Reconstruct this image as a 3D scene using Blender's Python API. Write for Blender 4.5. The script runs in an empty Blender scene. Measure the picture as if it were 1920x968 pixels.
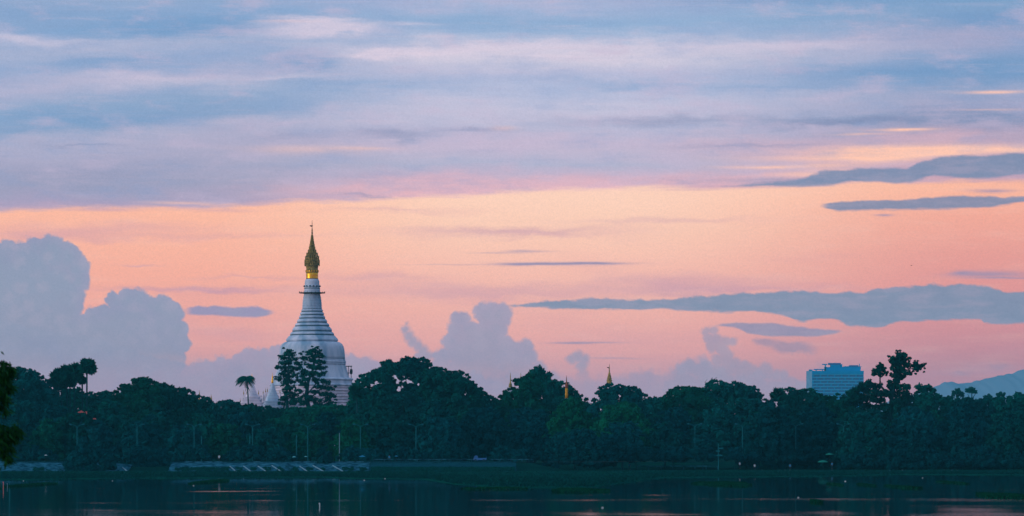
import bpy, bmesh, math, random
import numpy as np
from mathutils import Vector, Matrix

scene = bpy.context.scene
COL = scene.collection
F = 7292.0            # focal length in photograph pixels (1920 wide)
EYE = 5.4             # camera height above the lake
HZN = 840.0           # photograph row of the horizon

# ------------------------------------------------------------------ camera
cam_data = bpy.data.cameras.new('camera')
cam = bpy.data.objects.new('camera', cam_data)
COL.objects.link(cam)
cam.location = (0, 0, EYE)
cam.rotation_euler = (math.radians(90), 0, 0)
cam_data.sensor_width = 36.0
cam_data.lens = F / 1920 * 36.0
cam_data.shift_y = (HZN - 484.0) / 1920.0
cam_data.clip_start = 1.0
cam_data.clip_end = 60000.0
cam_data.dof.use_dof = True
cam_data.dof.focus_distance = 1000.0
cam_data.dof.aperture_fstop = 7.0
scene.camera = cam

scene.render.engine = 'CYCLES'
scene.cycles.use_denoising = True
scene.cycles.max_bounces = 6
scene.cycles.diffuse_bounces = 2
scene.cycles.glossy_bounces = 3
scene.cycles.volume_bounces = 0
scene.cycles.transparent_max_bounces = 8
scene.render.resolution_x = 1024
scene.render.resolution_y = 516
vs = scene.view_settings
vs.view_transform = 'Standard'
vs.look = 'None'
vs.exposure = 0.0
vs.gamma = 1.0

# ------------------------------------------------------------------ colours
def lin(c):
    r = []
    for v in c:
        v = v / 255.0
        r.append(v / 12.92 if v <= 0.04045 else ((v + 0.055) / 1.055) ** 2.4)
    return tuple(r) + (1.0,)

# ------------------------------------------------------------------ world
world = bpy.data.worlds.new('World')
scene.world = world
world.use_nodes = True
NT = world.node_tree
NT.nodes.clear()

class S:
    """a node socket with arithmetic"""
    nt = NT
    def __init__(self, sock): self.s = sock
    @staticmethod
    def math(op, *a, clamp=False):
        n = S.nt.nodes.new('ShaderNodeMath'); n.operation = op; n.use_clamp = clamp
        for i, v in enumerate(a):
            if isinstance(v, S): S.nt.links.new(v.s, n.inputs[i])
            else: n.inputs[i].default_value = v
        return S(n.outputs[0])
    def __add__(a, b): return S.math('ADD', a, b)
    def __radd__(a, b): return S.math('ADD', b, a)
    def __sub__(a, b): return S.math('SUBTRACT', a, b)
    def __rsub__(a, b): return S.math('SUBTRACT', b, a)
    def __mul__(a, b): return S.math('MULTIPLY', a, b)
    def __rmul__(a, b): return S.math('MULTIPLY', b, a)
    def __truediv__(a, b): return S.math('DIVIDE', a, b)
    def mn(a, b): return S.math('MINIMUM', a, b)
    def mx(a, b): return S.math('MAXIMUM', a, b)

def vmath(op, *a):
    n = S.nt.nodes.new('ShaderNodeVectorMath'); n.operation = op
    for i, v in enumerate(a):
        if isinstance(v, S): S.nt.links.new(v.s, n.inputs[i])
        else: n.inputs[i].default_value = v
    return n
def combine(x, y, z):
    n = S.nt.nodes.new('ShaderNodeCombineXYZ')
    for i, v in enumerate((x, y, z)):
        if isinstance(v, S): S.nt.links.new(v.s, n.inputs[i])
        else: n.inputs[i].default_value = v
    return S(n.outputs[0])
def noise(vec, detail=4.0, rough=0.55, off=(0, 0, 0), scale=(1, 1, 1)):
    m = vmath('MULTIPLY_ADD', vec, scale, off)
    n = S.nt.nodes.new('ShaderNodeTexNoise'); n.noise_dimensions = '3D'
    n.inputs['Scale'].default_value = 1.0
    n.inputs['Detail'].default_value = detail
    n.inputs['Roughness'].default_value = rough
    S.nt.links.new(m.outputs[0], n.inputs['Vector'])
    return S(n.outputs['Fac'])
def sstep(v, a, b):
    n = S.nt.nodes.new('ShaderNodeMapRange'); n.interpolation_type = 'SMOOTHSTEP'
    S.nt.links.new(v.s, n.inputs['Value'])
    n.inputs['From Min'].default_value = a; n.inputs['From Max'].default_value = b
    return S(n.outputs['Result'])
def lramp(v, a, b):
    n = S.nt.nodes.new('ShaderNodeMapRange'); n.clamp = True
    S.nt.links.new(v.s, n.inputs['Value'])
    n.inputs['From Min'].default_value = a; n.inputs['From Max'].default_value = b
    return S(n.outputs['Result'])
def mix(fac, a, b, blend='MIX'):
    n = S.nt.nodes.new('ShaderNodeMix'); n.data_type = 'RGBA'; n.blend_type = blend
    for key, v in ((0, fac), (6, a), (7, b)):
        if isinstance(v, S): S.nt.links.new(v.s, n.inputs[key])
        else: n.inputs[key].default_value = v
    return S(n.outputs[2])
def colramp(v, pts, lo, hi):
    """pts: (row, srgb colour)"""
    t = lramp(v, lo, hi)
    n = S.nt.nodes.new('ShaderNodeValToRGB')
    r = n.color_ramp; r.interpolation = 'LINEAR'
    while len(r.elements) < len(pts): r.elements.new(0.5)
    for e, (y, c) in zip(r.elements, pts):
        e.position = (y - lo) / (hi - lo)
    for e, (y, c) in zip(r.elements, pts):
        e.color = lin(c)
    S.nt.links.new(t.s, n.inputs[0])
    return S(n.outputs[0])
def curve(v, pts):
    """piecewise-linear function through pts (x, y)"""
    x0, x1 = pts[0][0], pts[-1][0]
    ys = [p[1] for p in pts]; y0, y1 = min(ys) - 1, max(ys) + 1
    t = lramp(v, x0, x1)
    n = S.nt.nodes.new('ShaderNodeFloatCurve')
    c = n.mapping.curves[0]
    while len(c.points) < len(pts): c.points.new(0.5, 0.5)
    for p, (x, y) in zip(c.points, pts):
        p.location = ((x - x0) / (x1 - x0), (y - y0) / (y1 - y0)); p.handle_type = 'VECTOR'
    n.mapping.update()
    S.nt.links.new(t.s, n.inputs['Value'])
    return S(n.outputs[0]) * (y1 - y0) + y0
def spots(P, items):
    """soft elliptical streaks (x, y, half width, half height, strength) added together"""
    acc = None
    for x, y, rx, ry, k in items:
        q = vmath('MULTIPLY_ADD', P, (1 / rx, 1 / ry, 0), (-x / rx, -y / ry, 0))
        d = vmath('DOT_PRODUCT', S(q.outputs[0]), S(q.outputs[0]))
        g = S.math('POWER', 0.37, S(d.outputs['Value']))
        acc = g * k if acc is None else S.math('MULTIPLY_ADD', g, k, acc)
    return S.math('MINIMUM', acc, 1.0)

tc = NT.nodes.new('ShaderNodeTexCoord')
sep = NT.nodes.new('ShaderNodeSeparateXYZ'); NT.links.new(tc.outputs['Generated'], sep.inputs[0])
X, Y, Z = (S(sep.outputs[i]) for i in range(3))
h = S.math('SQRT', X * X + Y * Y + 1e-9)
az = S.math('ARCTAN2', X, Y)
el = S.math('ARCTAN2', Z, h)
px = S.math('MULTIPLY_ADD', az, F, 960.0)
py = S.math('MULTIPLY_ADD', el, -F, HZN)
V = combine(X / h * F, Y / h * F, py)                       # seamless all the way round

nA = noise(V, 3, 0.5, (3.1, 7.7, 1.3), (1/320, 1/320, 1/46)) - 0.5
nB = noise(V, 4, 0.6, (13.1, 2.7, 5.3), (1/110, 1/110, 1/13)) - 0.5
nC = noise(V, 3, 0.6, (23.1, 9.7, 4.3), (1/260, 1/260, 1/34)) - 0.5
nF = noise(V, 5, 0.6, (9.1, 12.7, 31.3), (1/75, 1/75, 1/30)) - 0.5
wx = px + nA * 160.0 + nB * 60.0 + nF * 60.0
wy = py + nC * 38.0 + nB * 8.0 + nF * 30.0
P = combine(wx, wy, 0.0)
Pf = combine(px + nB * 60.0, py + nB * 7.0, 0.0)

wl = sstep(px, 900, 350)           # left / right weights
wr = sstep(px, 1150, 1850)

# the clear evening sky behind the clouds
clear_l = colramp(py, [(-2400, (178,200,232)), (-300, (135,165,205)), (200, (215,180,175)), (385, (255,192,160)), (430, (255,190,160)), (520, (254,180,154)), (640, (250,172,158)), (740, (215,155,165)), (860, (185,145,165))], -2400, 900)
clear_m = colramp(py, [(-2400, (178,200,232)), (-300, (140,172,212)), (200, (225,195,195)), (370, (255,216,190)), (430, (255,211,184)), (500, (254,198,176)), (580, (252,186,168)), (660, (249,174,164)), (730, (225,160,168)), (860, (180,145,170))], -2400, 900)
clear_r = colramp(py, [(-2400, (178,200,232)), (-300, (110,155,200)), (200, (215,175,175)), (350, (253,190,158)), (400, (246,174,150)), (480, (236,160,146)), (560, (232,150,144)), (640, (218,142,146)), (720, (204,134,144)), (860, (170,130,150))], -2400, 900)
clear = mix(wr, mix(wl, clear_m, clear_l), clear_r)
# lilac veils low in the clear part
veil = spots(P, [(960, 436, 190, 9, .75), (1250, 415, 160, 7, .4), (200, 428, 190, 12, .5), (330, 446, 260, 7, .35), (80, 440, 90, 10, .5),
                 (700, 524, 110, 9, .5), (900, 548, 300, 13, .6), (1300, 535, 160, 16, .6), (1450, 543, 200, 6, .4), (330, 543, 130, 6, .65),
                 (450, 545, 90, 4, .5), (260, 496, 40, 2.2, .6), (470, 522, 90, 3, .4), (430, 628, 90, 14, .35), (720, 395, 120, 5, .4),
                 (1150, 640, 120, 30, .15), (1860, 690, 60, 8, .4), (1780, 700, 50, 6, .3), (-300, 480, 200, 20, .5), (2300, 480, 200, 20, .5)])
clear = mix(veil * 0.75, clear, lin((196, 152, 176)))
clear = mix(sstep(nB, -0.05, 0.3) * 0.16, clear, lin((255, 214, 196)))
clear = mix(sstep(nA, 0.02, 0.25) * 0.14, clear, lin((205, 150, 170)))

# the layered deck higher up
wyl = wy + (px - 300.0) * 0.09 * sstep(py, 385, 270)
wyr = wy + (px - 1500.0) * 0.03
deck_l = colramp(wyl, [(-2200, (178,200,232)), (-200, (130,160,200)), (10, (138,170,208)), (55, (118,163,206)), (85, (163,180,211)), (125, (142,170,208)), (150, (172,180,210)), (190, (135,168,204)), (225, (128,162,200)), (250, (172,178,206)), (290, (170,172,200)), (350, (162,165,192)), (385, (172,160,190)), (400, (190,165,188))], -2200, 500)
deck_m = colramp(wy, [(-2200, (178,200,232)), (-200, (140,170,210)), (5, (168,182,216)), (40, (142,180,216)), (65, (160,188,220)), (90, (196,202,224)), (115, (205,208,226)), (140, (184,192,220)), (165, (176,192,222)), (200, (190,197,222)), (245, (180,186,214)), (270, (198,188,212)), (310, (178,184,210)), (340, (205,180,202)), (362, (240,188,194))], -2200, 500)
deck_r = colramp(wyr, [(-2200, (178,200,232)), (-200, (118,155,196)), (10, (112,160,202)), (45, (120,160,200)), (85, (158,166,200)), (120, (130,160,200)), (150, (104,152,196)), (185, (145,165,200)), (215, (152,162,196)), (230, (118,148,186)), (260, (165,158,186)), (300, (172,158,184)), (345, (190,156,176)), (375, (225,165,165))], -2200, 500)
deck = mix(wr, mix(wl, deck_m, deck_l), deck_r)
edge = curve(px, [(-4000, 300), (-800, 380), (0, 401), (200, 392), (400, 390), (510, 384), (560, 378), (700, 376), (800, 371), (960, 361), (1100, 354), (1280, 353), (1400, 353), (1560, 345), (1800, 345), (2400, 352), (5000, 320)])
blue = spots(P, [(380, 58, 190, 17, .9), (190, 128, 120, 9, .65), (540, 118, 110, 20, .7), (150, 222, 170, 14, .6), (520, 198, 200, 18, .4),
                 (900, 52, 420, 22, .45), (1180, 160, 120, 10, .6), (700, 162, 150, 12, .4), (1480, 6, 240, 16, .8), (1880, 45, 130, 12, 1.), (1700, 145, 230, 24, .65),
                 (575, 122, 60, 14, .6), (545, 150, 90, 12, .3), (60, 30, 120, 16, .5), (1450, 172, 180, 8, .4), (-700, 150, 300, 30, .7), (2500, 100, 300, 30, .6)])
pale = spots(P, [(40, 78, 75, 12, .8), (110, 90, 90, 8, .5), (560, 58, 110, 14, .8), (620, 42, 60, 6, .7), (760, 52, 60, 5, .6), (690, 106, 60, 12, 1.), (780, 104, 120, 12, .8), (560, 48, 60, 7, .5), (960, 92, 220, 9, .7),
                 (1080, 112, 180, 9, .7), (640, 62, 70, 8, .7), (520, 146, 70, 5, .5), (300, 158, 150, 16, .5), (1380, 92, 260, 15, .35), (1000, 215, 400, 30, .22),
                 (1500, 90, 160, 9, .3), (-500, 60, 200, 20, .6)])
peach = spots(Pf, [(600, 281, 130, 7, .2), (680, 280, 50, 3, .25), (945, 242, 22, 5, .28), (560, 285, 90, 8, .15), (760, 386, 110, 3, .5), (350, 384, 60, 3, .5),
                   (1860, 180, 55, 2.5, .8), (1690, 247, 55, 3.0, 1.), (1610, 255, 50, 2.5, .45), (1790, 283, 150, 8, .9), (1620, 287, 100, 9, .8), (1560, 322, 60, 5, .4), (1700, 296, 120, 8, .5), (1560, 300, 130, 6, .6),
                   (1440, 316, 70, 3.5, 1.), (1650, 303, 60, 8, .55), (1520, 330, 70, 5, .6), (1540, 312, 80, 4, .5), (1100, 366, 140, 4, .4), (1740, 292, 70, 5, .6),
                   (1850, 212, 60, 2, .3), (530, 44, 50, 2.5, .2), (1900, 288, 70, 5, .6)])
rose = spots(P, [(1000, 345, 330, 12, .38), (1500, 340, 260, 16, .5), (1620, 300, 260, 22, .5), (700, 362, 200, 9, .25), (1420, 268, 120, 18, .2), (1750, 265, 160, 12, .35)])
dusk = spots(P, [(740, 252, 60, 9, .6), (900, 248, 70, 7, .6), (560, 258, 90, 8, .3), (140, 340, 260, 30, .35), (1250, 228, 180, 9, .6), (1640, 232, 160, 7, .8),
                 (1820, 218, 150, 9, .6), (1560, 238, 90, 4, .5), (1420, 275, 140, 5, .45), (150, 277, 60, 3, .5), (1380, 345, 200, 6, .3), (1500, 345, 90, 6, .5), (720, 369, 60, 3, .5)])
deck = mix(0.12, deck, lin((178, 174, 204)))
deck = mix(blue * 0.64, deck, lin((100, 150, 198)))
deck = mix(pale * 0.7, deck, lin((222, 212, 228)))
deck = mix(rose, deck, lin((238, 188, 192)))
deck = mix(dusk * 0.85, deck, lin((126, 140, 178)))
deck = mix(peach, deck, lin((255, 204, 178)))
nD = noise(V, 4, 0.65, (33.1, 19.7, 14.3), (1/170, 1/170, 1/9)) - 0.5
deck = mix(sstep(nD, 0.0, 0.3) * 0.16, deck, lin((222, 202, 216)))
deck = mix(sstep(nD, 0.0, -0.3) * 0.16, deck, lin((128, 150, 192)))
deck = mix(sstep(nB, 0.0, 0.3) * 0.12, deck, lin((208, 200, 222)))
deck = mix(sstep(nB, 0.0, -0.3) * 0.12, deck, lin((112, 145, 190)))
nE = noise(V, 6, 0.6, (43.1, 29.7, 24.3), (1/150, 1/150, 1/44)) - 0.5
deck = mix(sstep(nE, 0.0, 0.2) * 0.40, deck, lin((198, 186, 212)))
deck = mix(sstep(nE, 0.0, -0.22) * 0.28, deck, lin((124, 158, 204)))
cover = sstep((edge - py) + nB * 26.0 + nC * 8.0, -7.0, 8.0)
sky = mix(cover, clear, deck)
sky = mix(spots(Pf, [(420, 397, 60, 3, .5), (200, 397, 60, 3, .6), (1380, 352, 130, 2.5, .6), (1300, 357, 60, 2, .5)]) * 0.7, sky, lin((190, 155, 180)))

# grey bars of cloud standing in front of the glow
n1 = noise(V, 5, 0.62, (1.7, 3.9, 8.1), (1/30, 1/30, 1/22)) - 0.5
n2 = noise(V, 5, 0.6, (5.7, 1.9, 2.1), (1/60, 1/60, 1/16)) - 0.5
def bar(top, bot, soft=4.0, rag=10.0):
    x = px + n1 * 14.0
    t = curve(x, top); b = curve(x, bot)
    win = sstep(px, top[0][0] + 4, top[0][0] + 26) * sstep(px, top[-1][0] - 4, top[-1][0] - 26)
    return win * sstep((py - t + n1 * rag * 1.5 + nB * 6.0).mn(b - py + n2 * rag * 1.5 + nB * 8.0), -soft * .5, soft * .9)
bars = [
 (bar([(1340,352),(1420,346),(1506,337),(1540,322),(1584,320),(1640,317),(1697,319),(1718,309),(1749,299),(1801,295),(1844,296),(1883,291),(1920,292),(2100,300),(2400,325)],
      [(1340,351),(1420,352),(1506,352),(1560,350),(1584,346),(1640,343),(1675,347),(1705,345),(1749,334),(1780,337),(1810,341),(1850,340),(1880,336),(1920,331),(2100,330),(2400,322)], 5, 8), (126,142,174), .95),
 (bar([(1528,388),(1560,380),(1620,378),(1690,378),(1750,373),(1800,369),(1850,371),(1870,375),(1920,372),(2200,380)],
      [(1528,389),(1570,399),(1650,398),(1740,396),(1850,394),(1920,384),(2200,378)], 4, 7), (130,140,170), .95),
 (bar([(940,574),(977,570),(1016,565),(1055,563),(1110,560),(1189,562),(1240,562),(1311,555),(1413,550),(1460,545),(1515,548),(1566,550),(1617,548),(1636,544),(1668,540),(1703,539),(1727,537),(1750,534),(1770,537),(1793,534),(1821,537),(1848,539),(1864,546),(1884,549),(1920,551),(2200,560),(2500,590)],
      [(940,573),(1000,576),(1055,580),(1110,582),(1150,580),(1189,582),(1240,579),(1270,581),(1311,585),(1413,587),(1460,590),(1475,593),(1490,602),(1505,605),(1530,600),(1566,601),(1590,612),(1617,613),(1640,615),(1660,612),(1680,606),(1727,603),(1800,601),(1835,599),(1840,606),(1880,609),(1920,609),(2200,600),(2500,588)], 4, 11), (128,146,174), .93),
 (bar([(1330,612),(1380,606),(1413,605),(1450,607),(1480,612),(1530,617),(1590,622)], [(1330,611),(1380,617),(1400,626),(1440,631),(1480,633),(1530,632),(1590,620)], 4, 7), (150,144,176), .85),
 (bar([(338,580),(364,577),(376,574),(393,576),(401,573),(438,577),(467,576),(484,574),(496,579),(525,587)], [(338,591),(400,594),(450,595),(480,597),(500,593),(525,586)], 4, 7), (158,150,186), .95),
]
for m, c, k in bars: sky = mix(m * k, sky, mix(sstep(n2 + nB * .6, -0.08, 0.22) * 0.5, mix(sstep(n1 + n2, 0.0, -0.3) * 0.3, lin(c), lin((116, 134, 166))), lin((160, 158, 184))))
thin = spots(Pf, [(1045, 495.5, 75, 3.2, 1.), (1120, 494.5, 60, 2.2, .8), (980, 496, 45, 3, .8), (985, 472, 40, 2.5, .6), (1850, 517, 70, 6, .8), (1800, 514, 22, 5, .5), (1880, 524, 60, 2, .6),
                  (1070, 643, 40, 2.2, .8), (1130, 643, 40, 1.6, .5), (1655, 406, 16, 2.2, .8), (1860, 363, 36, 3.5, .8), (1150, 672, 50, 1.6, .4), (930, 475, 40, 1.5, .4), (850, 497, 80, 1.2, .3)])
sky = mix(thin * 0.9, sky, lin((150, 142, 176)))
puff = spots(combine(px + n1 * 34.0, py + n1 * 26.0, 0.0), [(1430, 641, 22, 9, .8), (1478, 652, 32, 13, 1.), (1520, 655, 30, 13, .35), (1535, 690, 18, 16, .5), (1800, 703, 30, 9, .5), (1870, 690, 40, 10, .5), (842, 640, 30, 22, .35)])
sky = mix(sstep(puff, 0.2, 0.75) * 0.7, sky, lin((164, 142, 168)))

# towering clouds low over the shore
c1 = noise(V, 6, 0.58, (4.7, 6.9, 2.1), (1/26, 1/26, 1/26)) - 0.5
c2 = noise(V, 4, 0.55, (8.7, 3.3, 9.1), (1/70, 1/70, 1/60)) - 0.5
c3 = noise(V, 5, 0.6, (2.2, 5.5, 6.6), (1/11, 1/11, 1/11)) - 0.5
def billow(sc, off):
    m = vmath('MULTIPLY_ADD', V, (1 / sc,) * 3, off)
    w = vmath('ADD', S(m.outputs[0]), S(combine(c3 * .8, c1 * .5, c3 * .8).s))
    n = NT.nodes.new('ShaderNodeTexVoronoi'); n.feature = 'F1'; n.inputs['Scale'].default_value = 1.0
    NT.links.new(w.outputs[0], n.inputs['Vector'])
    return 0.45 - S(n.outputs['Distance'])
b1 = billow(30.0, (1.3, 2.1, 3.7)); b2 = billow(12.0, (4.3, 5.1, 0.7))
puffy = b1 * 17.0 + b2 * 9.0 + c3 * 6.0
def heap(prof, soft=5.0, amp=15.0, shear=0.0, y0=0.0, k=1.0):
    x = px + c1 * amp * 0.9 + c3 * 5.0 + b2 * 4.0 * k
    if shear: x = x - (py - y0) * shear
    d = py - curve(x, prof) + c1 * amp * .6 + puffy * k
    heap.depth = sstep(d, 2.0, 60.0)
    return sstep(d, -soft * 1.1, soft * 1.3)
def heap_colour(base, warm, k=1.0):
    """paler and pinker towards the thin rim, with broad billows inside"""
    c = mix((1.0 - heap.depth) * 0.55 * k, base, lin(warm))
    c = mix(sstep(b1 + c1 * .7 + b2 * .3, -0.2, 0.3) * 0.24, c, lin((184, 176, 198)))
    return mix(sstep(c2 + c1 * .4, -0.05, 0.25) * 0.30, c, lin((140, 144, 180)))
tint = colramp(py, [(440, (140,156,184)), (540, (146,158,184)), (620, (154,157,182)), (690, (166,157,181)), (740, (176,158,180)), (860, (170,150,178))], 440, 860)
tint2 = mix(0.45, tint, lin((186, 158, 186)))
far_prof = py - (700.0 - sstep(S.math('ABSOLUTE', px - 960.0), 1050, 1700) * 110.0) + c2 * 260.0
out_mask = sstep(S.math('ABSOLUTE', px - 960.0), 1000, 1250)
sky = mix(sstep(far_prof + c1 * 20.0, -5, 8) * out_mask * 0.9, sky, tint2)
right_low = heap([(1000,700),(1040,690),(1060,706),(1110,705),(1150,702),(1175,696),(1200,690),(1240,692),(1264,688),(1275,681),(1291,669),(1307,676),(1322,668),(1336,690),(1420,700),(1520,716),(1620,735),(1960,760)], 9, 10)
sky = mix(right_low * 0.82, sky, heap_colour(tint2, (200, 160, 178)))
wpc = combine(px + c2 * 16.0 + c1 * 12.0 + c3 * 4.0, py + c1 * 9.0 + c2 * 8.0, 0.0)
rag = c3 * 8.0 + b2 * 8.0 + c1 * 7.0
def cumulus(balls, soft=2.5, k=1.0):
    """a heap of round billows (column, row, radius), ragged at the rim"""
    acc = None
    for x, y, r in balls:
        d = r - S(vmath('DISTANCE', wpc, (x, y, 0.0)).outputs['Value'])
        acc = d if acc is None else acc.mx(d)
    d = acc + rag * k
    heap.depth = sstep(d, 0.0, 26.0)
    return sstep(d, -soft * 1.2, soft * 1.7)
column = cumulus([(1325,622,11),(1337,621,10),(1330,635,12),(1336,650,14),(1345,640,13),(1360,641,12),(1373,641,10),(1353,655,15),(1360,672,18),(1374,688,20),(1345,675,15),(1395,695,19),(1412,702,17),(1436,697,16),(1455,704,13),(1468,706,13),(1484,718,13),(1500,728,14),
   (1291,687,15),(1306,693,15),(1322,688,15),(1275,697,14),(1340,722,42),(1400,738,44),(1460,755,44),(1280,735,38)], 3.0, .6)
sky = mix(column * 0.70, sky, heap_colour(tint, (182, 156, 180), .8))
nub = cumulus([(1082,669,13),(1070,673,10),(1094,673,11),(1088,686,13),(1090,702,13),(1100,718,14)], 4.0, .5)
sky = mix(nub * (1.0 - sstep(py, 680, 725) * .8) * 0.8, sky, heap_colour(tint, (180, 154, 182), .6))
plume = cumulus([(761,606,4.5),(759,618,9.5),(765,630,12),(773,641,12),(783,649,11.5),(793,658,12.5),(801,669,13),(788,668,11),(790,690,20)], 4.0, .45)
sky = mix(plume * (1.0 - sstep(py, 665, 715) * 0.6) * 0.82, sky, heap_colour(tint, (176, 158, 188), .6))
centre = cumulus([(914,590,25),(934,590,25),(903,580,14),(944,600,14),(930,615,23),(858,600,15),(870,600,15),(856,620,18),(849,641,20),(885,625,25),(910,645,42),(880,665,42),(940,655,30),(965,660,23),(984,650,17),(991,668,18),(835,668,17),(825,674,15),(1008,694,18),(900,715,62),(830,705,34),(960,705,46),(1030,718,22)], 3.0, .75)
sky = mix(centre * (1.0 - sstep(py, 665, 740) * 0.6) * 0.9, sky, heap_colour(mix(0.25, tint, lin((180, 160, 190))), (178, 162, 190), .8))
low_l = heap([(-600,560),(0,600),(200,640),(339,672),(372,677),(413,675),(430,668),(455,656),(475,652),(510,653),(525,650),(600,650),(647,663),(678,667),(718,673),(750,682),(800,690),(900,700),(1000,740),(1030,800)], 4, 7)
sky = mix(low_l * 0.9, sky, heap_colour(tint2, (186, 164, 190)))
tower = cumulus([(97,480,37),(72,470,23),(130,484,29),(147,507,27),(150,530,25),(140,554,28),(20,475,25),(42,480,22),(-12,490,40),(60,505,50),(0,550,85),(95,560,70),(-80,520,80),(242,565,25),(222,568,19),(262,566,23),(302,580,28),(322,591,27),(285,576,20),(200,592,19),(180,597,20),(331,620,27),(334,645,26),(326,668,28),(302,612,27),(300,665,52),(240,640,70),(180,660,72),
   (0,680,130),(110,690,110),(-120,650,130),(250,730,90),(-320,640,170),(-560,700,180),(-200,500,60)], 2.2, .9)
sky = mix(tower * (1.0 - sstep(py, 655, 720) * 0.8) * 0.97, sky, heap_colour(tint, (160, 158, 188), .9))
# haze on the horizon, and the dim land-side dusk below it
sky = mix(sstep(py, 640, 800) * 0.45, sky, lin((184, 152, 174)))
sky = mix(sstep(py, 850, 1400), sky, lin((70, 80, 95)))

high0 = sstep(el, math.radians(8), math.radians(25))
sky = mix(1.0 - high0, sky, mix(1.0, sky, (1.155, 1.05, 1.03, 1), 'MULTIPLY'))
grain = (noise(V, 1, 0.7, (0.3, 0.6, 0.9), (1/3.4, 1/3.4, 1/3.0)) - 0.5) * 1.6 + (noise(V, 2, 0.6, (7.3, 0.6, 3.9), (1/9, 1/9, 1/5)) - 0.5) * .6
sky = mix(1.0, sky, combine(1.0 + grain * .13, 1.0 + grain * .12, 1.0 + grain * .10), 'MULTIPLY')

nish = NT.nodes.new('ShaderNodeTexSky'); nish.sky_type = 'NISHITA'; nish.sun_disc = False
SUN_ELEV, SUN_AZ = math.radians(9.0), math.radians(-112.0)   # azimuth measured clockwise from the view direction (+Y)
nish.sun_elevation = SUN_ELEV
nish.sun_rotation = SUN_AZ
nish_c = mix(1.0, S(nish.outputs[0]), (0.15, 0.15, 0.15, 1), 'MULTIPLY')
high = sstep(el, math.radians(10), math.radians(35))
sky = mix(high * 0.25, sky, nish_c)
bg = NT.nodes.new('ShaderNodeBackground')
NT.links.new(sky.s, bg.inputs[0]); bg.inputs[1].default_value = 1.0
wo = NT.nodes.new('ShaderNodeOutputWorld'); NT.links.new(bg.outputs[0], wo.inputs[0])

sun_d = bpy.data.lights.new('sun', 'SUN'); sun_d.energy = 1.3; sun_d.angle = math.radians(18); sun_d.color = (1.0, 0.80, 0.74)
sun = bpy.data.objects.new('sun', sun_d); COL.objects.link(sun)
sd = Vector((math.sin(SUN_AZ) * math.cos(SUN_ELEV), math.cos(SUN_AZ) * math.cos(SUN_ELEV), math.sin(SUN_ELEV)))
sun.rotation_euler = sd.to_track_quat('Z', 'Y').to_euler()
sun.location = (0, 0, 60)

# ================================================================== helpers
R = random.Random(7)
def W(px_, py_, D):
    """the point at distance D that stands at column px_, row py_ of the photograph"""
    return Vector(((px_ - 960.0) / F * D, D, EYE + (HZN - py_) / F * D))
def WX(px_, D): return (px_ - 960.0) / F * D
def WZ(py_, D): return EYE + (HZN - py_) / F * D

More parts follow.
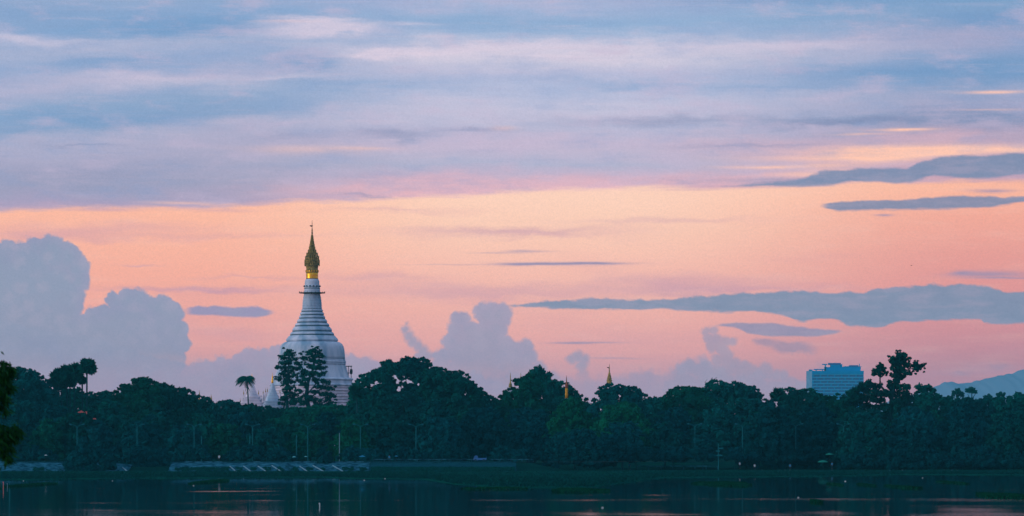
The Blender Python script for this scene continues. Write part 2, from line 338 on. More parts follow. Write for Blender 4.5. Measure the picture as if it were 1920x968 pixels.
def material(name, c1, c2=None, scale=1.0, rough=0.85, spec=0.0, metal=0.0, bump=0.0, bscale=None, detail=5, emit=None, rand=0.0, stretch=(1, 1, 1), trans=0.0, attr=None):
    m = bpy.data.materials.new(name); m.use_nodes = True
    nt = m.node_tree; b = nt.nodes['Principled BSDF']
    b.inputs['Roughness'].default_value = rough
    b.inputs['Specular IOR Level'].default_value = spec
    b.inputs['Metallic'].default_value = metal
    c2 = c2 or c1
    geo = nt.nodes.new('ShaderNodeTexCoord')
    mp = nt.nodes.new('ShaderNodeMapping'); mp.inputs['Scale'].default_value = stretch
    nt.links.new(geo.outputs['Object'], mp.inputs[0])
    n = nt.nodes.new('ShaderNodeTexNoise'); n.inputs['Scale'].default_value = scale; n.inputs['Detail'].default_value = detail
    nt.links.new(mp.outputs[0], n.inputs['Vector'])
    r = nt.nodes.new('ShaderNodeValToRGB')
    r.color_ramp.elements[0].position = 0.36; r.color_ramp.elements[1].position = 0.64
    r.color_ramp.elements[0].color = tuple(c1) + (1,); r.color_ramp.elements[1].color = tuple(c2) + (1,)
    nt.links.new(n.outputs['Fac'], r.inputs[0])
    out = r.outputs[0]
    if attr:
        a = nt.nodes.new('ShaderNodeAttribute'); a.attribute_name = attr
        ad = nt.nodes.new('ShaderNodeMath'); ad.operation = 'MULTIPLY_ADD'
        ad.inputs[1].default_value = 0.5
        mu = nt.nodes.new('ShaderNodeMath'); mu.operation = 'MULTIPLY_ADD'; mu.inputs[1].default_value = 0.5; mu.inputs[2].default_value = 0.0
        nt.links.new(n.outputs['Fac'], mu.inputs[0])
        nt.links.new(a.outputs['Fac'], ad.inputs[0]); nt.links.new(mu.outputs[0], ad.inputs[2])
        nt.links.new(ad.outputs[0], r.inputs[0])
        r.color_ramp.elements[0].position = 0.25; r.color_ramp.elements[1].position = 0.75
    if rand:
        oi = nt.nodes.new('ShaderNodeObjectInfo')
        hs = nt.nodes.new('ShaderNodeHueSaturation')
        mr = nt.nodes.new('ShaderNodeMapRange')
        mr.inputs['To Min'].default_value = 1 - rand; mr.inputs['To Max'].default_value = 1 + rand
        nt.links.new(oi.outputs['Random'], mr.inputs['Value'])
        nt.links.new(mr.outputs[0], hs.inputs['Value']); nt.links.new(out, hs.inputs['Color'])
        out = hs.outputs[0]
    nt.links.new(out, b.inputs['Base Color'])
    if bump:
        n2 = nt.nodes.new('ShaderNodeTexNoise'); n2.inputs['Scale'].default_value = bscale or scale * 4; n2.inputs['Detail'].default_value = 4
        nt.links.new(mp.outputs[0], n2.inputs['Vector'])
        bp = nt.nodes.new('ShaderNodeBump'); bp.inputs['Strength'].default_value = bump
        nt.links.new(n2.outputs['Fac'], bp.inputs['Height']); nt.links.new(bp.outputs[0], b.inputs['Normal'])
    if trans:
        t = nt.nodes.new('ShaderNodeBsdfTranslucent'); mx = nt.nodes.new('ShaderNodeMixShader'); mx.inputs[0].default_value = trans
        nt.links.new(out, t.inputs[0]); nt.links.new(b.outputs[0], mx.inputs[1]); nt.links.new(t.outputs[0], mx.inputs[2])
        nt.links.new(mx.outputs[0], nt.nodes['Material Output'].inputs[0])
    return m

def link(name, me, mat=None, parent=None, loc=None):
    o = bpy.data.objects.new(name, me); COL.objects.link(o)
    if mat is not None and me is not None and not me.materials: me.materials.append(mat)
    if parent is not None: o.parent = parent
    if loc is not None: o.location = loc
    return o
def tag(o, label=None, cat=None, group=None, kind=None):
    if label: o['label'] = label
    if cat: o['category'] = cat
    if group: o['group'] = group
    if kind: o['kind'] = kind
    return o
def root(name, loc, label, cat, group=None, rz=0.0):
    o = bpy.data.objects.new(name, None); COL.objects.link(o)
    o.location = loc; o.rotation_euler = (0, 0, rz); o.empty_display_size = 0.5
    return tag(o, label, cat, group)
def mesh(name, verts, faces, smooth=False):
    me = bpy.data.meshes.new(name); me.from_pydata([tuple(v) for v in verts], [], faces); me.update()
    if smooth: me.shade_smooth()
    return me
def quads(name, V4, tone=None):
    """V4: (n, 4, 3) array of quad corners"""
    n = len(V4); me = bpy.data.meshes.new(name)
    me.vertices.add(n * 4); me.vertices.foreach_set('co', np.ascontiguousarray(V4, dtype=np.float32).ravel())
    me.loops.add(n * 4); me.loops.foreach_set('vertex_index', np.arange(n * 4, dtype=np.int32))
    me.polygons.add(n); me.polygons.foreach_set('loop_start', np.arange(0, n * 4, 4, dtype=np.int32))
    me.polygons.foreach_set('loop_total', np.full(n, 4, dtype=np.int32))
    me.update(calc_edges=True)
    if tone is not None:
        a = me.attributes.new('tone', 'FLOAT', 'POINT'); a.data.foreach_set('value', np.repeat(tone, 4).astype(np.float32))
    return me

class MB:
    """collects boxes, tubes and lathes for one mesh"""
    def __init__(self): self.v = []; self.f = []; self.m = []
    def add(self, v, f, mi=0):
        o = len(self.v); self.v += [tuple(p) for p in v]; self.f += [tuple(i + o for i in q) for q in f]; self.m += [mi] * len(f); return self
    def box(self, c, s, rz=0.0, mi=0, top=1.0):
        hx, hy, hz = s[0] / 2, s[1] / 2, s[2] / 2; cs, sn = math.cos(rz), math.sin(rz); v = []
        for z in (-1, 1):
            k = top if z > 0 else 1.0
            for x, y in ((-1, -1), (1, -1), (1, 1), (-1, 1)):
                X_, Y_ = x * hx * k, y * hy * k
                v.append((c[0] + X_ * cs - Y_ * sn, c[1] + X_ * sn + Y_ * cs, c[2] + z * hz))
        return self.add(v, [(3, 2, 1, 0), (4, 5, 6, 7), (0, 1, 5, 4), (1, 2, 6, 5), (2, 3, 7, 6), (3, 0, 4, 7)], mi)
    def tube(self, pts, rad, n=8, mi=0, cap=True):
        pts = [Vector(p) for p in pts]; rad = rad if isinstance(rad, (list, tuple)) else [rad] * len(pts)
        v = []; f = []
        for i, p in enumerate(pts):
            d = (pts[min(i + 1, len(pts) - 1)] - pts[max(i - 1, 0)]).normalized()
            a = d.cross(Vector((0, 0, 1)) if abs(d.z) < 0.9 else Vector((1, 0, 0))).normalized(); b = d.cross(a)
            for k in range(n):
                t = 2 * math.pi * k / n; v.append(p + (a * math.cos(t) + b * math.sin(t)) * rad[i])
        for i in range(len(pts) - 1):
            for k in range(n):
                f.append((i * n + k, i * n + (k + 1) % n, (i + 1) * n + (k + 1) % n, (i + 1) * n + k))
        if cap: f += [tuple(range(n - 1, -1, -1)), tuple(range((len(pts) - 1) * n, len(pts) * n))]
        return self.add(v, f, mi)
    def lathe(self, prof, n=48, c=(0, 0), flute=0, famp=0.0, mi=0, sq=0.0):
        """prof: (radius, z) from the bottom up"""
        v = []; f = []
        for r, z in prof:
            for k in range(n):
                t = 2 * math.pi * k / n
                q = r * (1 + famp * (0.5 + 0.5 * math.cos(flute * t))) if flute else r
                if sq: q *= 1 + sq * (1 / max(abs(math.cos(t)), abs(math.sin(t))) - 1)
                v.append((c[0] + q * math.cos(t), c[1] + q * math.sin(t), z))
        for i in range(len(prof) - 1):
            for k in range(n):
                f.append((i * n + k, i * n + (k + 1) % n, (i + 1) * n + (k + 1) % n, (i + 1) * n + k))
        f += [tuple(range(n - 1, -1, -1)), tuple(range((len(prof) - 1) * n, len(prof) * n))]
        return self.add(v, f, mi)
    def mesh(self, name, mats, smooth=False):
        me = mesh(name, self.v, self.f, smooth)
        for m in (mats if isinstance(mats, (list, tuple)) else [mats]): me.materials.append(m)
        if any(self.m): me.polygons.foreach_set('material_index', self.m)
        return me
    def build(self, name, mats, parent=None, smooth=False, loc=None):
        return link(name, self.mesh(name, mats, smooth), None, parent, loc)

# ------------------------------------------------------------------ materials
M_foliage = material('foliage', (0.001, 0.068, 0.072), (0.002, 0.112, 0.086), scale=0.35, rough=0.9, spec=0.0, rand=0.25, trans=0.15, attr='tone')
M_foliage_green = material('foliage_green', (0.001, 0.085, 0.056), (0.004, 0.140, 0.066), scale=0.35, rough=0.9, spec=0.0, rand=0.2, trans=0.2, attr='tone')
M_foliage_olive = material('foliage_olive', (0.001, 0.076, 0.062), (0.003, 0.122, 0.070), scale=0.35, rough=0.9, spec=0.0, rand=0.2, trans=0.15, attr='tone')
M_foliage_blue = material('foliage_blue', (0.001, 0.060, 0.070), (0.002, 0.100, 0.092), scale=0.35, rough=0.9, spec=0.0, rand=0.2, trans=0.15, attr='tone')
M_foliage_front = material('foliage_front', (0.001, 0.056, 0.072), (0.002, 0.080, 0.090), scale=0.35, rough=0.9, spec=0.0, rand=0.2, trans=0.15, attr='tone')
M_foliage_near = material('foliage_near', (0.002, 0.050, 0.020), (0.012, 0.115, 0.022), scale=2, rough=0.7, spec=0.1, trans=0.3, attr='tone')
M_palm = material('palm_leaf', (0.001, 0.060, 0.055), (0.003, 0.095, 0.070), scale=1.0, rough=0.7, spec=0.0, trans=0.15)
M_bark = material('bark', (0.004, 0.040, 0.050), (0.012, 0.070, 0.080), scale=3, rough=0.95, stretch=(1, 1, 0.2))
M_plaster = material('whitewashed_plaster', (0.20, 0.36, 0.50), (0.54, 0.64, 0.76), scale=0.30, rough=0.8, bump=0.25, bscale=1.5, stretch=(1, 1, 0.28), detail=10)
M_plaster_pale = material('pale_plaster', (0.42, 0.47, 0.57), (0.70, 0.66, 0.76), scale=0.4, rough=0.8, bump=0.1, detail=8)
M_joint = material('dark_joint', (0.01, 0.07, 0.11), (0.02, 0.10, 0.15), scale=1.0)
M_gold = material('gold_leaf', (0.95, 0.50, 0.02), (0.75, 0.40, 0.02), scale=0.6, rough=0.38, metal=0.75, spec=0.5)
M_gold_dull = material('dull_gold', (0.50, 0.27, 0.03), (0.62, 0.34, 0.04), scale=1.5, rough=0.5, metal=0.3)
M_gilt = material('weathered_gilt', (0.12, 0.12, 0.05), (0.42, 0.32, 0.09), scale=1.4, rough=0.6, metal=0.2)
M_darkmetal = material('dark_metal', (0.02, 0.03, 0.03), (0.04, 0.05, 0.05), scale=2, rough=0.6)
M_stone = material('stone_facing', (0.002, 0.030, 0.052), (0.026, 0.15, 0.22), scale=0.9, rough=0.9, bump=0.6, bscale=2.5, detail=8)
M_concrete = material('concrete', (0.08, 0.22, 0.30), (0.16, 0.32, 0.40), scale=2, rough=0.85)
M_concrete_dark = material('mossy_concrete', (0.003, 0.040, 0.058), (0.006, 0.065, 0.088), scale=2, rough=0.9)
M_ground = material('ground', (0.001, 0.026, 0.024), (0.002, 0.042, 0.034), scale=0.15, rough=0.95)
M_mud = material('marsh_mud', (0.001, 0.040, 0.036), (0.002, 0.060, 0.046), scale=0.08, rough=0.95, spec=0.0)
M_grass = material('grass', (0.001, 0.030, 0.034), (0.002, 0.052, 0.046), scale=0.05, rough=0.9, spec=0.0, attr='tone')
M_mat = material('water_plants', (0.001, 0.035, 0.022), (0.003, 0.060, 0.028), scale=0.3, rough=0.9, spec=0.0, attr='tone')
M_road = material('asphalt', (0.04, 0.05, 0.055), (0.06, 0.07, 0.075), scale=1)
M_lamp = material('galvanised_steel', (0.008, 0.12, 0.15), (0.012, 0.155, 0.185), scale=2, rough=0.5, metal=0.2)
M_hill = material('hazy_hill', (0.17, 0.27, 0.38), (0.19, 0.29, 0.40), scale=0.002, rough=1.0, spec=0.0)  # pale blue base colour has the haze of distance painted in
M_wallblue = material('blue_cladding', (0.004, 0.27, 0.56), (0.006, 0.32, 0.62), scale=0.2, rough=0.6)
M_bandblue = material('pale_blue_band', (0.04, 0.34, 0.58), (0.05, 0.38, 0.62), scale=0.2, rough=0.6)
M_glass = material('window_glass', (0.01, 0.13, 0.36), (0.01, 0.16, 0.40), scale=0.3, rough=0.25, spec=0.5)
M_sideblue = material('side_render', (0.12, 0.30, 0.46), (0.16, 0.34, 0.50), scale=0.2)
M_roof = material('red_roof_tiles', (0.42, 0.10, 0.10), (0.60, 0.17, 0.15), scale=1.5, rough=0.7)
M_wood = material('dark_timber', (0.04, 0.05, 0.045), (0.07, 0.08, 0.07), scale=2)
M_white = material('white_paint', (0.40, 0.56, 0.60), (0.5, 0.64, 0.68), scale=2, rough=0.5)
M_blue = material('blue_paint', (0.01, 0.12, 0.35), (0.015, 0.16, 0.42), scale=2, rough=0.4, spec=0.5)
M_teal = material('teal_cloth', (0.01, 0.15, 0.12), (0.015, 0.19, 0.15), scale=2, rough=0.8)
M_tyre = material('tyre_rubber', (0.01, 0.012, 0.013), scale=2)
M_skin = material('skin', (0.16, 0.09, 0.06), scale=2)
M_hair = material('hair', (0.01, 0.01, 0.012), scale=2)
M_pink = material('faded_red_paint', (0.55, 0.22, 0.22), scale=2)

# ================================================================== water and land
# lake
def water_material():
    m = bpy.data.materials.new('lake_water'); m.use_nodes = True; nt = m.node_tree; b = nt.nodes['Principled BSDF']
    b.inputs['Base Color'].default_value = (0.0, 0.030, 0.042, 1); b.inputs['IOR'].default_value = 1.33
    old = S.nt; S.nt = nt
    g = nt.nodes.new('ShaderNodeNewGeometry'); pos = S(g.outputs['Position'])
    # breeze-ruffled patches: (photo column, row, half width px, half length m)
    ruf = [(430, 921.5, 62, 5, .75), (500, 921, 40, 4, .5), (395, 922, 30, 3, .5), (910, 920.5, 50, 5, .42), (1080, 928.5, 70, 5, .42), (1235, 928.5, 28, 6, .8), (1290, 929, 60, 5, .45), (1420, 929.5, 60, 3, .55),
           (1240, 965, 70, 3, .7), (1110, 965, 26, 4, .5), (1820, 956, 60, 9, .7), (1860, 964, 80, 8, .6), (1560, 962, 60, 8, .42), (1440, 965, 50, 6, .45), (1750, 966, 60, 3, .6), (240, 960, 30, 1.5, .45), (330, 962, 45, 1.2, .5), (80, 924, 40, 3, .25)]
    items = []
    for x, y, rx, ry, k in ruf:
        D = EYE * F / (y - HZN); items.append((WX(x, D), D, rx / F * D, ry, k if x < 520 and y < 923 else k * .42))
    nn = noise(pos, 4, 0.6, (0, 0, 0), (1/9, 1/14, 0)) - 0.5
    pp = vmath('MULTIPLY_ADD', combine(nn, nn, 0.0), (9, 9, 0), (0, 0, 0))
    P2 = S(vmath('ADD', pos, S(pp.outputs[0])).outputs[0])
    mask = spots(P2, items)
    broad = sstep(noise(pos, 3, 0.5, (5, 5, 0), (1/60, 1/30, 0)), 0.50, 0.72)
    fine = sstep(noise(pos, 3, 0.7, (15, 5, 0), (1/14, 1/3.2, 0)), 0.60, 0.76)
    amp = mask * 0.10 + broad * 0.03 + fine * broad * 0.05 + fine * 0.020 + 0.014
    wave = noise(pos, 5, 0.6, (1, 2, 0), (1.6, 2.4, 0)) + noise(pos, 2, 0.5, (7, 2, 0), (0.35, 0.6, 0)) * 1.2
    bp = nt.nodes.new('ShaderNodeBump'); bp.inputs['Distance'].default_value = 1.0
    nt.links.new((wave * 0.13).s, bp.inputs['Height']); nt.links.new(amp.s, bp.inputs['Strength'])
    nt.links.new(bp.outputs[0], b.inputs['Normal'])
    ro = mask * 0.05 + 0.02
    nt.links.new(ro.s, b.inputs['Roughness'])
    S.nt = old
    return m
M_water = water_material()
lake = link('lake', mesh('lake', [(-2400, -150, 0), (2400, -150, 0), (2400, 925, 0), (-2400, 925, 0)], [(0, 1, 2, 3)]), M_water)
tag(lake, kind='structure')

def shore_row(p):
    xs = [-400, -100, 60, 150, 330, 600, 650, 800, 850, 950, 1100, 1180, 1240, 1400, 1560, 1700, 1920, 2300]
    ys = [898, 898, 900, 898, 897, 895, 897, 899, 908, 915, 915, 904, 896, 895, 893, 890, 891, 891]
    return float(np.interp(p, xs, ys))
def land_z(p, D):
    """height of the far land at photo column p, distance D"""
    k = min(1.0, max(0.0, (p - 960) / 160.0)); k = k * k * (3 - 2 * k)
    zl = 2.2 if D > 866 else (-0.5 if D < 853 else -0.5 + 2.7 * (D - 853) / 13)
    t = min(1.0, max(0.0, (D - 886) / 60.0)); zr = -0.4 + 2.6 * t * t * (3 - 2 * t)
    return zl * (1 - k) + zr * k
Ds = [840, 850, 853, 856, 860, 863, 866, 872, 880, 890, 900, 912, 925, 940, 960, 1000, 1100, 1300, 1600, 2200, 3200, 5000, 7500, 10300]
Xs = [-3000, -1500, -700, -400] + list(np.linspace(-260, 260, 66)) + [400, 700, 1500, 3000]
v = []; f = []
for D in Ds:
    for x in Xs: v.append((x, D, land_z(960 + x / 880 * F, D) + (R.uniform(-.05, .05) if D > 866 else 0)))
nx = len(Xs)
for i in range(len(Ds) - 1):
    for j in range(nx - 1): f.append((i * nx + j, i * nx + j + 1, (i + 1) * nx + j + 1, (i + 1) * nx + j))
tag(link('ground', mesh('ground', v, f, True), M_ground), kind='structure')
# bank under and behind the camera
v = [(-2400, -160, 1.4), (2400, -160, 1.4), (2400, 30, 1.2), (40, 44, 0.9), (8, 30, 1.3), (-3, 34, 1.3), (-5, 60, 1.0), (-60, 75, 1.0), (-2400, 60, 1.0)]
v2 = [(x, y + (3 if 0 < y else -3), -0.6) for x, y, z in v]
f = [tuple(range(len(v)))] + [(i, i + len(v), (i + 1) % len(v) + len(v), (i + 1) % len(v)) for i in range(len(v))]
tag(link('near_bank', mesh('near_bank', v + v2, f), M_ground), kind='structure')
# marshy strip between the embankment and open water
v = []; f = []; n = 200
for i in range(n):
    p = -420 + 2760 * i / (n - 1)
    Do = EYE * F / (shore_row(p) + R.uniform(-0.6, 0.8) - HZN)
    Di = 857.0 if p < 1000 else 900.0
    v += [(WX(p, Do), Do, -0.05), (WX(p, Do + 2), Do + 2, 0.09), (WX(p, (Do + Di) / 2), (Do + Di) / 2, 0.16), (WX(p, Di), Di, 0.30)]
for i in range(n - 1):
    for k in range(3): f.append((i * 4 + k, i * 4 + 4 + k, i * 4 + 5 + k, i * 4 + 1 + k))
tag(link('marsh', mesh('marsh', v, f, True), M_mud), kind='structure')
# shore road
tag(MB().add([(-400, 868.5, 2.26), (20, 868.5, 2.26), (40, 905, 2.3), (400, 905, 2.3), (400, 912, 2.3), (36, 912, 2.3), (18, 875.5, 2.26), (-400, 875.5, 2.26)], [(0, 1, 6, 7), (1, 2, 5, 6), (2, 3, 4, 5)]).build('road', M_road), kind='structure')

rng = np.random.default_rng(11)
def blades(P0, hgt, wid, lean=0.35, tone=None):
    """thin upright leaf blades as quads narrowing to the tip"""
    n = len(P0); a = rng.uniform(0, np.pi, n); dx = np.cos(a) * wid / 2; dy = np.sin(a) * wid / 2
    lx = rng.normal(0, lean, n) * hgt; ly = rng.normal(0, lean, n) * hgt
    q = np.zeros((n, 4, 3))
    q[:, 0] = P0 + np.stack([-dx, -dy, 0 * dx], 1); q[:, 1] = P0 + np.stack([dx, dy, 0 * dx], 1)
    top = P0 + np.stack([lx, ly, hgt], 1)
    q[:, 2] = top + np.stack([dx, dy, 0 * dx], 1) * .25; q[:, 3] = top - np.stack([dx, dy, 0 * dx], 1) * .25
    return q
N = 60000
pp_ = rng.uniform(-60, 1990, N); rr_ = rng.uniform(0, 1, N)
srow = np.array([shore_row(p) for p in pp_]); Do = EYE * F / (srow - 0.2 - HZN); Di = np.where(pp_ < 1000, 852.0, 896.0)
D_ = Do + (Di - Do) * rr_; P0 = np.stack([(pp_ - 960) / F * D_, D_, np.full(N, 0.08)], 1)
clump = 0.5 + 0.5 * np.sin(P0[:, 0] * .31 + np.sin(P0[:, 1] * .11) * 2) * np.sin(P0[:, 1] * .07 + P0[:, 0] * .05)
hgt = rng.uniform(.12, .42, N) * (0.5 + 0.9 * clump)
g = link('marsh_grass', quads('marsh_grass', blades(P0, hgt, np.full(N, .22)), clump * .6 + rng.uniform(0, .4, N)), M_grass)
tag(g, 'low dark green marsh grass between the stone embankment and the open lake', kind='stuff')

# floating mats of water plants
def water_mat(x0, x1, y0, y1, label, hh=.28):
    D0, D1 = EYE * F / (y1 - HZN), EYE * F / (y0 - HZN); Dm = (D0 + D1) / 2
    cx, rx, ry = WX((x0 + x1) / 2, Dm), (x1 - x0) / 2 / F * Dm, (D1 - D0) / 2
    n = int(min(9000, max(350, rx * ry * 26)))
    a = rng.uniform(0, 2 * np.pi, n); r = np.sqrt(rng.uniform(0, 1, n)) * (0.8 + .14 * np.sin(3 * a + x0) + .1 * np.sin(7 * a + y0))
    P_ = np.stack([np.cos(a) * r * rx, np.sin(a) * r * ry, np.full(n, .01)], 1)
    t = root('water_hyacinth_mat', (cx, Dm, 0), label, 'water plants', 'floating mats of water plants')
    link('leaves', quads('mat_leaves', blades(P_, rng.uniform(.4, 1, n) * hh, np.full(n, .26), .5), rng.uniform(0, 1, n)), M_mat, t)
    k = 24; aa = [2 * math.pi * i / k for i in range(k)]
    rim = [(math.cos(q) * rx * (.8 + .14 * math.sin(3 * q + x0) + .1 * math.sin(7 * q + y0)), math.sin(q) * ry * (.8 + .14 * math.sin(3 * q + x0) + .1 * math.sin(7 * q + y0))) for q in aa]
    link('floating_base', mesh('floating_base', [(x, y, -.05) for x, y in rim] + [(x * .96, y * .96, .05) for x, y in rim], [tuple(range(k, 2 * k))] + [(i, (i + 1) % k, (i + 1) % k + k, i + k) for i in range(k)]), M_mat, t)
for a in [(44, 80, 906, 914, 'dark plant mat on the water near the faded red stake'),
          (372, 422, 900, 908, 'dark plant mat on the water below the first pale drain ribs of the embankment'),
          (865, 1000, 915.5, 918.5, 'long ragged plant mat fringing the marsh below the small blue truck'),
          (1020, 1150, 917, 925, 'wide plant mat on the water below the golden spire'),
          (1300, 1415, 904, 913, 'long dark plant mat on the water below the direction signpost'),
          (1558, 1570, 907, 911, 'small dark plant clump on the water below the right-hand end of the green umbrellas'),
          (1613, 1630, 908, 912, 'small dark plant clump on the water below the hotel right corner'),
          (1674, 1712, 911, 918, 'dark plant mat on the water below the tallest tree right of the hotel'),
          (1772, 1794, 903, 908, 'small plant mat on the water below the distant hill'),
          (1832, 1960, 926, 938, 'largest dark plant mat on the water reaching the right edge'),
          (1524, 1538, 940, 944, 'smallest plant clump far out on the open water')]:
    water_mat(*a)

# ================================================================== trees
SKY = [(-160,700),(-60,694),(17,691),(34,690),(58,694),(68,698),(85,709),(98,721),(106,729),(148,730),(160,737),(185,738),(200,735),(215,736),(225,725),(238,721),(246,722),(249,711),(264,707),(280,710),(287,716),(292,718),(306,720),(318,724),(331,728),(351,731),(372,740),(388,747),(405,757),(413,753),(421,751),(430,749),(442,753),(455,762),(471,757),(480,760),(492,765),(500,762),(525,768),(560,765),(600,762),(622,761),(654,760),
 (656,745),(659,722),(671,711),(679,704),(695,698),(711,692),(716,680),(732,676),(745,681),(752,674),(766,670),(789,671),(803,677),(811,690),(830,690),(840,698),(864,696),(878,703),(884,715),(898,726),(911,738),(930,750),
 (945,733),(964,725),(983,706),(994,704),(1010,704),(1022,712),(1030,711),(1039,714),(1055,716),(1069,722),(1076,731),(1089,740),(1105,753),(1112,754),(1115,742),(1123,730),(1137,721),(1157,721),(1171,725),(1188,725),(1201,737),(1225,747),(1239,745),(1252,738),(1260,728),(1281,725),(1308,725),(1318,731),(1321,721),(1338,714),(1359,717),(1369,721),(1382,716),(1399,723),(1416,725),(1425,733),(1430,742),(1440,756),(1446,758),(1470,735),(1477,726),(1498,730),(1521,730),(1535,737),(1552,745),(1562,748),(1570,738),(1584,733),(1597,721),(1614,713),(1628,707),(1641,711),(1700,714),(1706,733),(1714,738),(1723,732),(1757,739),(1770,745),(1800,747),(1830,749),(1860,748),(1885,744),(1925,742),(2000,732),(2100,738)]
SX = [p[0] for p in SKY]; SY = [p[1] for p in SKY]
def skyrow(x): return float(np.interp(x, SX, SY))

def leaf_quads(r_, P, nrm, s, w):
    n = len(P)
    t = np.cross(nrm, r_.normal(size=(n, 3))); t /= np.linalg.norm(t, axis=1)[:, None] + 1e-9
    b = np.cross(nrm, t); q = np.zeros((n, 4, 3)); s = s[:, None]; w = w[:, None]
    q[:, 0] = P - t * s * .55; q[:, 1] = P + b * w * .55 - t * s * .10
    q[:, 2] = P + t * s * .55 + b * w * .15; q[:, 3] = P - b * w * .5 + t * s * .12
    return q
def foliage_quads(lobes, dens=1.0, leaf=0.6, sub=8, subk=0.46, seed=0, fill=0.3, outw=0.8, inner=1.0):
    """lobes: (n,6) centre + radii; every lobe carries bumps, every bump carries leaf clumps; larger leaf masses close its inside"""
    r_ = np.random.default_rng(seed); out = []; tones = []
    for lx, ly, lz, ra, rb, rc in lobes:
        tone0 = r_.uniform(0, .35); lr = (ra + rb + rc) / 3; C = np.array([lx, ly, lz]); RR = np.array([ra, rb, rc])
        d = r_.normal(size=(sub, 3)); d /= np.linalg.norm(d, axis=1)[:, None]
        d[:, 2] = np.where(d[:, 2] < -0.35, -d[:, 2], d[:, 2])
        sc = C + d * RR * r_.uniform(.5, .95, (sub, 1)); sr = subk * lr * r_.uniform(.65, 1.25, sub)
        for c_, s_ in zip(sc, sr):
            n = max(5, int(dens * 15 * s_ * s_ / (leaf * leaf)))
            e = r_.normal(size=(n, 3)); e /= np.linalg.norm(e, axis=1)[:, None]
            rad = s_ * (1 - fill * r_.uniform(0, 1, n) ** 1.5 + .12 * r_.normal(size=n))
            nrm = e + r_.normal(0, outw, (n, 3)); nrm /= np.linalg.norm(nrm, axis=1)[:, None]
            s = leaf * r_.uniform(.5, 1.2, n)
            out.append(leaf_quads(r_, c_ + e * rad[:, None] * np.array([1, 1, .8]), nrm, s, s * r_.uniform(.6, 1., n))); tones.append(np.clip(tone0 + r_.uniform(0, .25) + r_.uniform(0, .4, n), 0, 1))
        if inner:
            L2 = min(leaf * 2.3, lr * .8); n = max(4, int(inner * 17 * lr * lr / (L2 * L2)))
            e = r_.normal(size=(n, 3)); e /= np.linalg.norm(e, axis=1)[:, None]
            nrm = e + r_.normal(0, .35, (n, 3)); nrm /= np.linalg.norm(nrm, axis=1)[:, None]; s = L2 * r_.uniform(.8, 1.2, n)
            out.append(leaf_quads(r_, C + e * RR * .72, nrm, s, s * .95)); tones.append(np.clip(tone0 + r_.uniform(0, .3, n), 0, 1))
    return np.concatenate(out), np.concatenate(tones)

def crown_lobes(x0, x1, D, top, bot, seed, r=(13, 20), depth=0.8, step=15, rows=None):
    """lobes over a domed crown whose outline against the sky is top(x) (photo rows); returns world coordinates"""
    r_ = random.Random(seed); L = []; hw = (x1 - x0) / 2.0; cx = (x0 + x1) / 2.0; m = D / F
    x = x0 + r[0] * .5
    while x <= x1 - r[0] * .4:
        xn = (x - cx) / hw; half = hw * depth * math.sqrt(max(0.08, 1 - xn * xn)); k = 0; y = None
        while True:
            rr = r_.uniform(*r) * (.8 if k == 0 else 1.0)
            xx = x + (0 if k == 0 else r_.uniform(-.4, .4) * step)
            ytop = max(top(xx - rr * .5), top(xx + rr * .5), top(xx))
            if y is None: y = ytop + rr * .95
            yy = max(y, ytop + rr * .9)
            if yy > bot - rr * .4: break
            fr = min(1.0, (yy - ytop) / max(10.0, bot - ytop))
            t = -half * math.sqrt(max(0, 1 - (1 - fr) ** 2)) * r_.uniform(.75, 1.05)
            L.append((WX(xx, D), D + t * m, WZ(yy, D), rr * m, rr * m, rr * m * .88))
            if k % 2 == 0 and r_.random() < .5: L.append((WX(xx, D), D - t * m + 1, WZ(yy + 2, D), rr * m, rr * m, rr * m * .88))
            y = yy + rr * r_.uniform(.95, 1.25); k += 1
        x += step * r_.uniform(.85, 1.15)
    x = x0 + 3
    while x < x1 - 3:                       # sprays that break up the outline
        rr = r_.uniform(2.6, 5.2); xn = (x - cx) / hw
        L.append((WX(x, D), D - hw * .12 * m * r_.uniform(-1, 1), WZ(top(x) + rr * r_.uniform(.1, 1.1), D), rr * m * r_.uniform(1, 1.5), rr * m, rr * m * .8))
        x += r_.uniform(4, 9)
    return L

def trunk_mesh(base, lobes, rad, seed, limbs=7):
    r_ = random.Random(seed); mb = MB(); L = sorted(lobes, key=lambda l: l[2])
    cx = sum(l[0] for l in lobes) / len(lobes); cy = sum(l[1] for l in lobes) / len(lobes)
    zlo = L[len(L) // 6][2]; fork = Vector((base[0] * .7 + cx * .3, base[1] * .7 + cy * .3, base[2] + max(1.5, (zlo - base[2]) * .6)))
    mb.tube([base, (Vector(base) + fork) * .5 + Vector((r_.uniform(-.4, .4), 0, 0)), fork], [rad, rad * .75, rad * .62], 8)
    limb = MB()
    for i in range(limbs):
        l = lobes[r_.randrange(len(lobes))]; e = Vector(l[:3]); mid = fork * .5 + e * .5 + Vector((r_.uniform(-1, 1), r_.uniform(-1, 1), r_.uniform(-.5, 1)))
        limb.tube([fork, mid, e], [rad * .45, rad * .28, rad * .1], 6)
    return mb, limb

